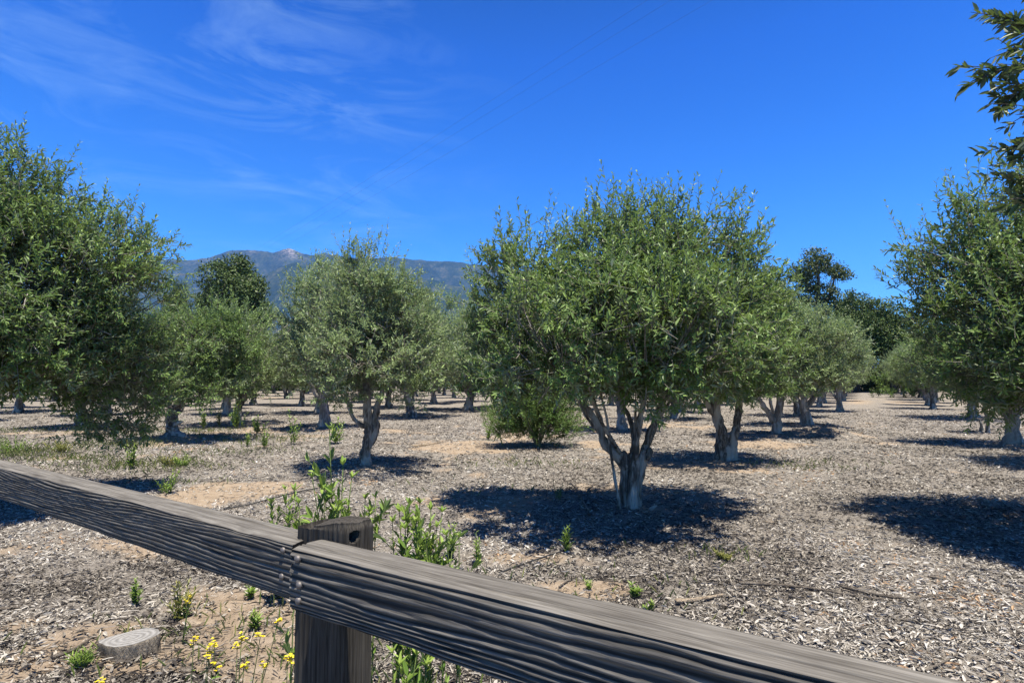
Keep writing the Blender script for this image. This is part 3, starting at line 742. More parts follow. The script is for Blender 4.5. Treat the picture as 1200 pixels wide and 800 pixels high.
# ------------------------------------------------------------------ wood chips (uncountable)
def mulch():
    rng = np.random.default_rng(200); n = 640000
    u = rng.random(n)
    yy = 1.6 * (30 / 1.6) ** (u ** 1.05)
    xx = (rng.random(n) * 2 - 1) * (yy * 1.0 + .7)
    b = bare_at(xx, yy)
    clus = fbm(xx * 3.1, yy * 3.1, 44, 3)
    k = rng.random(n) < (1 - .80 * b) * (.42 + 1.1 * sstep(.32, .62, clus))
    xx, yy = xx[k], yy[k]; n = len(xx)
    z = hgt(xx, yy) + rng.uniform(.0, .022, n)
    a = rng.random(n) * TAU; tilt = rng.normal(0, .28, n)
    d = np.stack([np.cos(a) * np.cos(tilt), np.sin(a) * np.cos(tilt), np.sin(tilt)], -1)
    nn = np.array([0, 0, 1.]) + rng.normal(size=(n, 3)) * .5
    grow = np.clip(yy / 6, 1, 3.2) ** .55
    L = (.013 + .055 * rng.random(n) ** 2.2) * grow; lg = rng.random(n) < .055; L[lg] = L[lg] * 1.6 + .03 * rng.random(lg.sum())
    W = L * rng.uniform(.12, .38, n); W[lg] *= .4
    mb = MB(); leaves(mb, np.stack([xx, yy, z], -1) - d * L[:, None] / 2, d, nn, L, W, np.clip(.72 * rng.random(n) + .9 * (fbm(xx * .9, yy * .9, 47, 4) - .5) + .14, 0, 1), fold=.28, droop=.05)
    nt_ = 5200; yy = 1.7 * (20 / 1.7) ** rng.random(nt_); xx = (rng.random(nt_) * 2 - 1) * (yy + .6)     # broken twigs among the chips
    a = rng.random(nt_) * TAU; L = rng.uniform(.04, .19, nt_); dd = np.stack([np.cos(a), np.sin(a), rng.normal(0, .06, nt_)], -1)
    p0 = np.stack([xx, yy, hgt(xx, yy) + rng.uniform(.006, .028, nt_)], -1); kk = rng.normal(0, .12, (nt_, 3)); kk[:, 2] *= .3
    pm = p0 + dd * (L * .5)[:, None]; p1 = pm + (dd + kk * 2) * (L * .5)[:, None]; rr = rng.uniform(.0013, .0034, nt_)[:, None]
    tone = np.repeat(np.where(rng.random(nt_) < .75, rng.uniform(0, .3, nt_), rng.uniform(.5, .9, nt_)), 3)
    stems(mb, p0, pm, rr, rr * .85, tone); stems(mb, pm, p1, rr * .85, rr * .5, tone)
    m, nt, bs, out = new_mat('wood_chip')
    c = ramp(nt, attr(nt, 'rnd'), [(0, (.03, .025, .021)), (.25, (.09, .077, .064)), (.42, (.24, .214, .178)), (.62, (.37, .336, .285)), (.86, (.47, .438, .39)), (.94, (.58, .55, .49)), (.96, (.26, .165, .095)), (1, (.36, .24, .14))])
    nt.links.new(c, bs.inputs['Base Color']); bs.inputs['Roughness'].default_value = .8; bs.inputs['Specular IOR Level'].default_value = .25
    tag(mb.build('wood_chips', m, smooth=False), 'grey wood-chip mulch strewn over the orchard floor', kind='stuff')
mulch()

def grass():
    rng = np.random.default_rng(210); P = []
    spots = [(100, 522, 1.0, .5, 260), (65, 536, .8, .4, 260), (20, 530, .7, .4, 300), (155, 522, .5, .3, 120), (230, 505, .9, .6, 200), (300, 515, 1.0, .6, 220), (190, 545, .6, .4, 200), (260, 530, .8, .5, 130),
             (30, 505, 1.2, .6, 200), (215, 568, .5, .3, 70), (850, 650, .22, .12, 110), (740, 700, .3, .2, 50), (700, 670, .4, .25, 40), (530, 690, .5, .4, 120), (500, 780, .4, .3, 180), (230, 730, .35, .25, 120),
             (940, 545, .6, .3, 60), (545, 575, .6, .3, 50), (300, 790, .5, .3, 90), (120, 800, .5, .3, 50), (300, 735, .5, .3, 60), (345, 760, .3, .3, 70), (200, 760, .4, .3, 60), (120, 545, .6, .4, 110), (880, 690, .6, .4, 25), (620, 545, .6, .3, 60)]
    for px, py, wx, wy, n in spots:
        c = ground(px, py); n = int(n * (2.4 if py < 560 else .55)); P.append(np.stack([rng.normal(c[0], wx, n), rng.normal(c[1], wy, n)], -1))
    P = np.vstack(P); n = len(P)
    p = np.column_stack([P, hgt(P[:, 0], P[:, 1])])
    a = rng.random(n) * TAU; lean = rng.uniform(.1, .9, n)
    d = np.stack([np.cos(a) * lean, np.sin(a) * lean, np.ones(n)], -1)
    L = rng.uniform(.03, .10, n) * np.where(P[:, 1] > 7, 1.35, 1); mb = MB()
    leaves(mb, p, d, np.stack([np.cos(a), np.sin(a), -lean], -1) * -1., L, L * .09 + .002, rng.random(n), droop=.25)
    tag(mb.build('grass', M_GRASS, smooth=False), 'sparse short green grass blades between the wood chips', kind='stuff')
grass()

# ------------------------------------------------------------------ weeds
def weed(rng, base, h, label, ns=5, spread=.3, leaf=.06, wr=.3, per=14, mat=M_WEED, name='weed_plant', group='weeds on the orchard floor', lean=.25):
    k_ = 1.35 if base[1] > 8 else 1.0
    h *= 1.15 * k_; leaf *= 1.15 * k_; ns = int(ns * 1.6)
    mb = MB(); st = MB()
    for k in range(ns):
        a = rng.random() * TAU; s = rng.uniform(.2, 1) * spread * h; hh = h * (1 if k == 0 else rng.uniform(.5, .95))
        P = [(math.cos(a) * s * .25, math.sin(a) * s * .25, -.02, .0045), (math.cos(a) * s * .6, math.sin(a) * s * .6, hh * .5, .0035), (math.cos(a) * s, math.sin(a) * s, hh, .0015)]
        tube(st, P, 8, 5)
        Q = smooth_path(P, 60)[:, :3]; i = np.linspace(8, 59, per).astype(int)
        p = Q[i]; tg = nrm(np.gradient(Q, axis=0))[i]
        ang = np.arange(per) * 2.4 + rng.random() * 6; pr = np.stack([np.cos(ang), np.sin(ang), np.zeros(per)], -1)
        al = rng.uniform(.45, 1.0, per)[:, None]
        L = leaf * rng.uniform(.7, 1.25, per) * np.linspace(1.1, .65, per)
        leaves(mb, p, tg * np.cos(al) + pr * np.sin(al), tg * np.sin(al) - pr * np.cos(al) * .5 + [0, 0, .5], L, L * wr, np.clip(np.linspace(.2, .9, per) + rng.normal(0, .15, per), 0, 1), droop=.12)
    t = thing(name, label, 'plant', tuple(base), 0, group)
    mb.build('leaves', mat, t, smooth=False); st.build('stem', M_STEM, t)
    return t
def gw(px, py): return on_ground(px, py)
rng = np.random.default_rng(300)
weed(rng, gw(343, 521), .52, 'slim leafy weed alone on bare soil, left of the tree with the curled limb', 4, .25, .075)
weed(rng, gw(278, 502), .55, 'brightest bushy weed right of the leaning knobbly trunk', 7, .4, .09)
weed(rng, gw(238, 503), .45, 'narrow weed close to the right side of the leaning knobbly trunk', 4, .25, .08)
weed(rng, gw(258, 500), .42, 'small pale weed between two brighter weeds behind the leaning trunk', 4, .3, .08, mat=M_DRYWEED)
weed(rng, gw(303, 508), .33, 'low weed at the right end of the line of weeds', 5, .5, .08)
weed(rng, gw(310, 525), .28, 'short upright weed at the edge of the leaning tree\'s shadow', 4, .3, .06)
weed(rng, gw(290, 523), .22, 'tiny weed inside the leaning tree\'s shadow', 3, .3, .05)
weed(rng, gw(155, 549), .32, 'upright weed in front of the low leafy skirt, left of the mulch', 6, .3, .06)
weed(rng, gw(195, 578), .2, 'small weed just above the left rail in front of bare soil', 5, .5, .045)
weed(rng, gw(215, 547), .14, 'low spreading weed between the leaning tree and the left rail', 6, .9, .05)
weed(rng, gw(198, 546), .13, 'low flat weed beside another, in front of the leaning tree', 6, .9, .05, mat=M_DRYWEED)
weed(rng, gw(18, 530), .26, 'wide low clump of weeds with dark shade at the left edge above the rail', 16, 1.6, .05, per=10)
weed(rng, gw(72, 530), .16, 'pale low weed right of the wide clump at the left edge', 9, 1.3, .05, mat=M_DRYWEED)
weed(rng, gw(445, 468), .4, 'weed tuft in the far rows behind the tree with the curled limb', 6, .5, .1)
weed(rng, gw(395, 520), .4, 'leafy weed at the foot of the pale-trunked tree', 6, .4, .09)
weed(rng, gw(665, 648), .2, 'spiky pale green weed in front of the big tree\'s shade', 3, .2, .07, .16, 22)
weed(rng, gw(742, 700), .09, 'tiny weed on the bare patch above the right rail', 3, .5, .05)
weed(rng, gw(690, 690), .05, 'very small seedling left of the tiny weed on the bare patch', 2, .6, .035)
weed(rng, gw(760, 715), .05, 'small bright seedling next to the rail, left of the bare tan stick', 2, .8, .04)
weed(rng, gw(850, 655), .06, 'flat yellowing weed on the mulch right of the big tree\'s shade', 8, 2.2, .04, mat=M_DRYWEED)
weed(rng, gw(560, 660), .22, 'thin young weed on the mulch beside the hose end', 3, .25, .05)
weed(rng, gw(545, 480), .2, 'small weed under the leaning slim tree', 3, .4, .06)
weed(rng, gw(160, 708), .16, 'small green weed behind the sawn stump', 4, .4, .045)
weed(rng, gw(212, 728), .22, 'straggly yellow-green weed right of the stump', 6, .5, .05, mat=M_DRYWEED)
weed(rng, gw(97, 783), .09, 'short grassy tuft in front of the stump on its left', 12, .8, .05, .12, 8)
weed(rng, gw(325, 697), .1, 'flat rosette weed under the left rail near the post', 7, 1.4, .05)
weed(rng, gw(292, 700), .08, 'little weed on bare soil under the middle of the left rail', 4, .7, .04)
weed(rng, gw(300, 738), .1, 'little dark weed on bare sand left of the post', 4, .5, .04)
weed(rng, gw(655, 585), .22, 'thin dead-looking weed in the big tree\'s shade', 3, .4, .04, mat=M_DRYWEED)
weed(rng, gw(528, 655), .28, 'low bright weed between the leafy shrubs and the big tree\'s shade', 5, .4, .06)
weed(rng, gw(572, 515), .25, 'sparse weed at the left foot of the round bush', 3, .5, .07)

# leafy shrubs growing up just behind the fence
def fence_shrub(rng, label, stemlist, name='leafy_shrub', foot=None, low=.12, dens=42, lsc=1.0):
    """stemlist: px of the stem, py of its top, distance"""
    c = np.mean([[ (px - 600) / F_PX * Y, Y] for px, py, Y in stemlist], axis=0)
    if foot: c = np.array([(foot[0] - 600) / F_PX * foot[1], foot[1]])
    base = np.array([c[0], c[1], float(hgt(c[0], c[1]))]); mb = MB(); st = MB()
    for px, py, Y in stemlist:
        top = at_depth(px, py, Y) - base; r = top[:2] * (.1 if foot else .35) + rng.normal(0, .02, 2)
        P = [(r[0], r[1], -.03, .0038), (*(r * .5 + top[:2] * .5 + rng.normal(0, .02, 2)), top[2] * .5, .003), (*top, .0018)]
        tube(st, P, 12, 6)
        Q = smooth_path(P, 120)[:, :3]; n = int(np.clip(dens * top[2] / 1.2, 12, 90))
        i = np.sort(rng.integers(int(120 * low), 119, n)); i[-6:] = 119
        p = Q[i]; tg = nrm(np.gradient(Q, axis=0))[i]
        ang = np.arange(n) * 2.4 + rng.random() * 6; pr = np.stack([np.cos(ang), np.sin(ang), np.zeros(n)], -1)
        al = rng.uniform(.3, .85, n)[:, None]
        L = lsc * rng.uniform(.028, .056, n) * np.where(i > 100, .8, 1)
        leaves(mb, p, tg * np.cos(al) + pr * np.sin(al), tg * np.sin(al) - pr * np.cos(al) * .8 + [0, 0, .2], L, L * .34, np.clip(i / 150 + rng.normal(0, .18, n), 0, 1), droop=.08)
        for _ in range(int(1 + 6 * np.clip(top[2] - .4, 0, 1))):     # short side shoots
            k = rng.integers(60, 110); s0 = Q[k]; sd = nrm(np.array([*rng.normal(0, .6, 2), 1.]))
            sl = rng.uniform(.06, .16); tube(st, [(*s0, .002), (*(s0 + sd * sl), .001)], 4, 4)
            tt = rng.uniform(.2, 1, 9); pp = nrm(np.cross(np.broadcast_to(sd, (9, 3)), rng.normal(size=(9, 3))))
            L = rng.uniform(.03, .06, 9)
            leaves(mb, s0 + sd * sl * tt[:, None], sd * .85 + pp * .6, sd * .6 - pp * .8 + [0, 0, .2], L, L * .34, rng.uniform(.3, 1, 9), droop=.08)
    t = thing(name, label, 'plant', tuple(base), 0, 'leafy shrubs behind the fence')
    mb.build('leaves', M_WEED, t, smooth=False); st.build('stem', M_STEM, t)
rs = np.random.default_rng(310)
fence_shrub(rs, 'tall leafy shrub with one very long shoot, right behind the post', [(386, 503, 2.25), (380, 575, 2.2), (366, 560, 2.2), (402, 545, 2.25), (412, 560, 2.3), (350, 590, 2.15), (395, 600, 2.1), (345, 575, 2.3)], foot=(398, 2.2), low=.5)
fence_shrub(rs, 'low spindly shrub with few stems, left of the tall shoot behind the left rail', [(334, 574, 4.2), (339, 598, 4.15), (318, 590, 4.25), (326, 600, 4.2)], low=.2, dens=70, lsc=1.5)
fence_shrub(rs, 'two dark-tipped shoots close behind the right of the post', [(428, 585, 2.35), (440, 583, 2.4), (433, 600, 2.3)])
fence_shrub(rs, 'bushy shrub right of the post, the widest of those behind the rails', [(468, 600, 2.3), (480, 592, 2.3), (492, 590, 2.35), (505, 598, 2.35), (475, 620, 2.2), (512, 618, 2.3), (460, 612, 2.25), (488, 612, 2.2), (500, 630, 2.2), (518, 600, 2.4)], low=.35, dens=76)
fence_shrub(rs, 'small leafy sprout peeping over the right rail beside the bushy shrub', [(523, 628, 2.3), (530, 640, 2.25), (538, 630, 2.35)])
fence_shrub(rs, 'low green sprout at the left foot of the post', [(344, 706, 2.05)])
fence_shrub(rs, 'dark low leaves in the shade at the right foot of the post', [(460, 765, 2.0), (475, 760, 2.05), (488, 768, 2.0), (468, 780, 1.95), (500, 780, 2.0)])

# yellow mustard flowers in front of the sand, left of the post
def mustard(rng, label, base_px, Yd, heads, stem_r=.0028):
    base = at_depth(*base_px, Yd); base[2] = float(hgt(base[0], base[1]))
    st = MB(); pets = []; lf = MB()
    for px, py, Y in heads:
        top = at_depth(px, py, Y) - base
        P = [(rng.normal(0, .01), rng.normal(0, .01), -.02, stem_r), (top[0] * .35, top[1] * .35, top[2] * .5, stem_r * .85), (*top, .0013)]
        tube(st, P, 12, 5)
        pet = MB()
        for q in range(7):                        # a dense head of small four-petalled flowers
            c = top + rng.normal(0, .006, 3) + [0, 0, rng.uniform(-.006, .008)]
            a = np.arange(4) * TAU / 4 + rng.random() * 2
            d = np.stack([np.cos(a), np.sin(a), np.full(4, .25)], -1) + rng.normal(0, .15, (4, 3))
            leaves(pet, np.broadcast_to(c, (4, 3)), d, np.array([0, 0, 1.]) + rng.normal(0, .2, (4, 3)), .0074, .0074, rng.random(4), droop=.1)
        pets.append(pet)
        Q = smooth_path(P, 60)[:, :3]; i = rng.integers(10, 50, 5); pr = nrm(np.column_stack([rng.normal(size=(5, 2)), np.full(5, .5)]))
        leaves(lf, Q[i], pr, np.array([0, 0, 1.]) + rng.normal(0, .3, (5, 3)), rng.uniform(.02, .045, 5), .009, rng.random(5))
    t = thing('mustard_plant', label, 'flower', tuple(base), 0, 'yellow mustard plants')
    st.build('stem', M_STEM, t); [p_.build('flower_head', M_PETAL, t, smooth=False) for p_ in pets]; lf.build('leaves', M_WEED, t, smooth=False)
rm = np.random.default_rng(320)
mustard(rm, 'branching mustard plant with the tallest slanting flower stem, near the post', (275, 800), 1.95, [(326, 728, 1.95), (305, 746, 1.93), (286, 779, 1.9), (311, 777, 1.95), (283, 747, 2.0), (278, 757, 2.0)])
mustard(rm, 'mustard plant with a tight bunch of yellow heads left of the slanting stem', (236, 800), 2.05, [(252, 755, 2.05), (246, 756, 2.06), (243, 766, 2.05), (254, 780, 2.0)])
mustard(rm, 'lone mustard flower right of the stump', (222, 800), 2.2, [(227, 748, 2.2)])
mustard(rm, 'small mustard flower on the straggly weed behind the stump', (216, 735), 3.55, [(223, 699, 3.55), (220, 704, 3.55)])
mustard(rm, 'mustard flower beside the foot of the post', (335, 800), 1.85, [(337, 771, 1.85), (341, 773, 1.85)])
mustard(rm, 'mustard flower cut by the bottom edge in front of the stump', (118, 815), 2.4, [(121, 797, 2.4), (117, 800, 2.4)])

# ------------------------------------------------------------------ stump, stones, sticks, hose
def stump():
    b = on_ground(152, 765); rng = np.random.default_rng(400)
    n = 72; th = np.arange(n) / n * TAU
    # pointed on the left like a leaf, blunt on the right
    rx = .158 * (1 + .22 * np.clip(np.cos(th - math.pi), 0, 1) ** 6); ry = .118 * (1 - .45 * np.clip(-np.cos(th), 0, 1) ** 1.5)
    rad = 1 + .025 * np.sin(5 * th + 1) + .015 * np.sin(11 * th)
    ex, ey = np.cos(th) * rx * rad, np.sin(th) * ry * rad
    def top(x, y): return .088 + .10 * x + .02 * y
    mb = MB(); rows = []
    for k, (f, z) in enumerate(((1.04, -.06), (1.02, .0), (1.0, .4), (1.005, .75), (.995, .96), (.975, 1.0))):
        zz = np.where(z > 0, z * top(ex, ey), z)
        if z == 1.0: zz = top(ex, ey)
        ff = f * (1 + (.012 * rng.normal(size=n) if k in (1, 2, 3) else 0))
        rows.append(np.stack([ex * ff, ey * ff, zz], -1))
    v = np.concatenate(rows); j = np.arange(n); jn = (j + 1) % n
    q = np.concatenate([np.stack([k * n + j, k * n + jn, (k + 1) * n + jn, (k + 1) * n + j], -1) for k in range(5)])
    mb.add(v, q)
    t = thing('tree_stump', 'low sawn tree stump with grey growth rings on the bare soil', 'stump', tuple(b))
    mb.build('bark', bark_mat('stump_bark', (.07, .057, .042), (.19, .155, .115), (.30, .255, .195), sc=(18, 18, 5)), t)
    tp_ = MB(); rows = [np.stack([ex * f, ey * f, top(ex * f, ey * f) + .0015 * np.sin(f * 60)], -1) for f in np.linspace(.975, .04, 26)]
    v = np.concatenate(rows + [np.array([[0, 0, .088]])])
    q = np.concatenate([np.stack([k * n + j, k * n + jn, (k + 1) * n + jn, (k + 1) * n + j], -1) for k in range(25)])
    tp_.add(v, q, np.stack([25 * n + j, 25 * n + jn, np.full(n, 26 * n)], -1))
    m, nt, bs, out = new_mat('stump_rings')
    v = coords(nt, 'Object', (1, 1.27, 0))
    w = N(nt, 'ShaderNodeTexWave', Scale=9., Distortion=2.2, Detail=3.0); w.wave_type = 'RINGS'; w.rings_direction = 'Z'
    w.inputs['Detail Scale'].default_value = 1.2; nt.links.new(v, w.inputs['Vector'])
    c = ramp(nt, w.outputs['Fac'], [(0, (.10, .096, .09)), (.5, (.16, .155, .147)), (1, (.23, .223, .21))])
    fn = noise(nt, coords(nt, 'Object'), 45, 4, .6)
    c = mix(nt, .3, c, ramp(nt, fn, [(.3, (.13, .12, .105)), (.7, (.42, .4, .37))]))
    nt.links.new(c, bs.inputs['Base Color']); bs.inputs['Roughness'].default_value = .9
    tp_.build('sawn_top', m, t)
stump()

def stick(px_list, r, label, mat=M_STICK, name='stick', lift=.01, group=None, twigs=0, seed=1, cat='stick'):
    rng = np.random.default_rng(seed); mb = MB(); P = []
    for k, (px, py) in enumerate(px_list):
        g = on_ground(px, py); rr = r * (1 - .55 * k / max(1, len(px_list) - 1)) if name == 'stick' else r
        P.append((g[0], g[1], g[2] + lift + rr, rr))
    tube(mb, P, 8 * len(P), 7, .12 if name == 'stick' else 0, rng)
    for _ in range(twigs):
        k = rng.integers(1, len(P)); s = np.array(P[k]); e = s[:3] + np.array([rng.normal(0, .2), rng.normal(0, .14), rng.uniform(.0, .04)])
        tube(mb, [tuple(s[:3]) + (s[3] * .6,), (*((s[:3] + e) / 2 + rng.normal(0, .015, 3)), s[3] * .45), (*e, .0015)], 8, 5)
    o = mb.build(name, mat); return tag(o, label, cat, group)
m, nt, bs, out = new_mat('black_hose'); bs.inputs['Base Color'].default_value = (.018, .017, .016, 1); bs.inputs['Roughness'].default_value = .55
G_ST = 'dead sticks on the mulch'
stick([(262, 598), (290, 593), (320, 585), (352, 577), (372, 573)], .009, 'black irrigation hose crossing bare soil behind the left rail', m, 'irrigation_hose', cat='hose', seed=3)
stick([(585, 674), (602, 667), (625, 659), (652, 650), (668, 645)], .008, 'black irrigation hose stub between the right rail and the big tree\'s shade', m, 'irrigation_hose', cat='hose', seed=4)
stick([(792, 709), (812, 707), (832, 703), (848, 699)], .019, 'short thick bare tan stick just above the right rail', M_STICK_TAN, group=G_ST, seed=5)
stick([(866, 686), (905, 688), (950, 692), (1000, 700), (1050, 706)], .014, 'long thin dark stick lying across the mulch at right', group=G_ST, twigs=2, seed=6)
stick([(985, 690), (1030, 700), (1070, 704), (1100, 700), (1122, 716)], .012, 'crooked twiggy stick at the end of the long dark one', group=G_ST, twigs=4, seed=7)
stick([(1090, 678), (1120, 684), (1150, 690)], .01, 'stick at the front edge of the right-hand shade', group=G_ST, twigs=2, seed=8)
stick([(0, 717), (18, 715), (38, 711)], .012, 'brown stick by the left edge under the left rail', M_STICK, group=G_ST, seed=9)
stick([(0, 782), (12, 781), (24, 780)], .009, 'short dark stick in the bottom left corner', group=G_ST, seed=10)
stick([(62, 775), (85, 765), (105, 752)], .014, 'grey weathered stick left of the stump', M_STICK, group=G_ST, seed=11)
stick([(105, 710), (112, 702), (130, 697), (140, 694)], .009, 'forked dark stick on the mulch behind the stump', group=G_ST, twigs=3, seed=12)
stick([(690, 600), (683, 588), (676, 575), (669, 566)], .016, 'dark dead branch in the shade left of the big trunk', group=G_ST, twigs=3, seed=13)
stick([(700, 592), (688, 580), (694, 570), (703, 566)], .014, 'second dead branch in the shade, nearest the big trunk', group=G_ST, twigs=2, seed=14)
stick([(486, 524), (500, 522), (516, 519)], .022, 'flat grey piece of bark right of the tree with the curled limb', M_STICK_TAN, group=G_ST, seed=15)
stick([(1090, 610), (1115, 612), (1140, 618), (1175, 628)], .014, 'slim branch lying on the sunlit gap in the right-hand shade', group=G_ST, twigs=1, seed=16)
stick([(655, 690), (670, 680), (690, 676), (715, 682)], .007, 'thin bent twig by the bare patch above the right rail', group=G_ST, twigs=2, seed=17)
stick([(1085, 790), (1110, 776), (1130, 765)], .008, 'thin stick on the mulch above the right end of the rail', group=G_ST, twigs=2, seed=18)
stick([(1000, 740), (1030, 735), (1065, 738)], .006, 'very thin twig on open mulch at the lower right', group=G_ST, twigs=2, seed=19)
stick([(245, 690), (255, 684), (275, 682)], .008, 'thin dark twig on bare soil below the left rail', group=G_ST, twigs=2, seed=20)

def stone(px, py, s, label, seed, flat=.45, mat=None):
    rng = np.random.default_rng(seed); b = on_ground(px, py); nu, nv = 18, 11
    th = np.arange(nu) / nu * TAU; ph = np.linspace(.06, math.pi - .06, nv)
    u = np.stack([np.sin(ph)[:, None] * np.cos(th), np.sin(ph)[:, None] * np.sin(th), np.repeat(np.cos(ph)[:, None], nu, 1)], -1).reshape(-1, 3)
    r = 1 + .0 * u[:, 0]
    for v_, a in zip(nrm(rng.normal(size=(9, 3))), rng.uniform(-.35, .3, 9)): r = r * (1 + a * np.clip(u @ v_, 0, 1) ** 4)
    p = u * r[:, None] * np.array([s, s * .6, s * flat]); j = np.arange(nu); jn = (j + 1) % nu
    q = np.concatenate([np.stack([k * nu + j, (k + 1) * nu + j, (k + 1) * nu + jn, k * nu + jn], -1) for k in range(nv - 1)])
    p = np.vstack([p, [[0, 0, s * flat * .9], [0, 0, -s * flat * .9]]]); e = nu * nv
    t = np.vstack([np.stack([np.full(nu, e), j, jn], -1), np.stack([np.full(nu, e + 1), (nv - 1) * nu + jn, (nv - 1) * nu + j], -1)])
    mb = MB(); mb.add(p, q, t); o = mb.build('bark_chunk', mat or M_STICK_TAN, loc=(b[0], b[1], b[2] + s * flat * .35)); o.rotation_euler = (0, 0, rng.uniform(-.3, .3))
    return tag(o, label, 'bark')
stone(227, 731, .085, 'brown chunk of bark lying right of the stump', 1, .35)
stone(172, 722, .035, 'small dark lump behind the stump', 2, .7, M_DARKBARK)
stone(218, 785, .05, 'pale flat chip of bark in front of the bunched mustard', 3, .25, M_STICK)

# ------------------------------------------------------------------ the fence
def wood_mat(name, dark, mid, pale, axis, sc=1.0):
    m, nt, bs, out = new_mat(name)
    s = {'X': (.9, 26, 26), 'Z': (26, 26, .9)}[axis]
    v = coords(nt, 'Object', tuple(k * sc for k in s))
    n1 = noise(nt, v, 2.2, 7, .65, .5)
    s2 = {'X': (5, 170, 170), 'Z': (170, 170, 5)}[axis]
    n2 = noise(nt, coords(nt, 'Object', s2), 1.4, 3, .6)
    n3 = noise(nt, coords(nt, 'Object', (4, 4, 4)), 2.0, 5, .6)
    c = ramp(nt, n1, [(.25, dark), (.48, mid), (.72, pale)])
    c = mix(nt, .5, c, ramp(nt, n2, [(.32, dark), (.66, pale)]))
    c = mix(nt, ramp(nt, n3, [(.45, (0, 0, 0)), (.75, (.5, .5, .5))]), c, tuple(k * .6 for k in mid))
    if axis == 'X': c = mix(nt, attr(nt, 'ring'), c, tuple(k * .75 for k in dark))
    nt.links.new(c, bs.inputs['Base Color']); bs.inputs['Roughness'].default_value = .92; bs.inputs['Specular IOR Level'].default_value = .15
    bump(nt, bs, mix(nt, .5, n1, n2), .6, .004)
    return m
M_RAIL = wood_mat('weathered_rail', (.030, .026, .021), (.110, .100, .086), (.24, .224, .197), 'X')
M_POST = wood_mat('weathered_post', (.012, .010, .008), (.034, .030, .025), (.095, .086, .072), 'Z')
m, nt, bs, out = new_mat('rusty_bolt'); bs.inputs['Base Color'].default_value = (.16, .145, .135, 1); bs.inputs['Roughness'].default_value = .6; bs.inputs['Metallic'].default_value = .6
M_BOLT = m
U = np.array([.84, -.545, 0]); U = U / np.linalg.norm(U)       # along the fence, to the right and nearer
V = np.array([-U[1], U[0], 0])                                  # across, away from the camera
RZ = math.atan2(U[1], U[0])

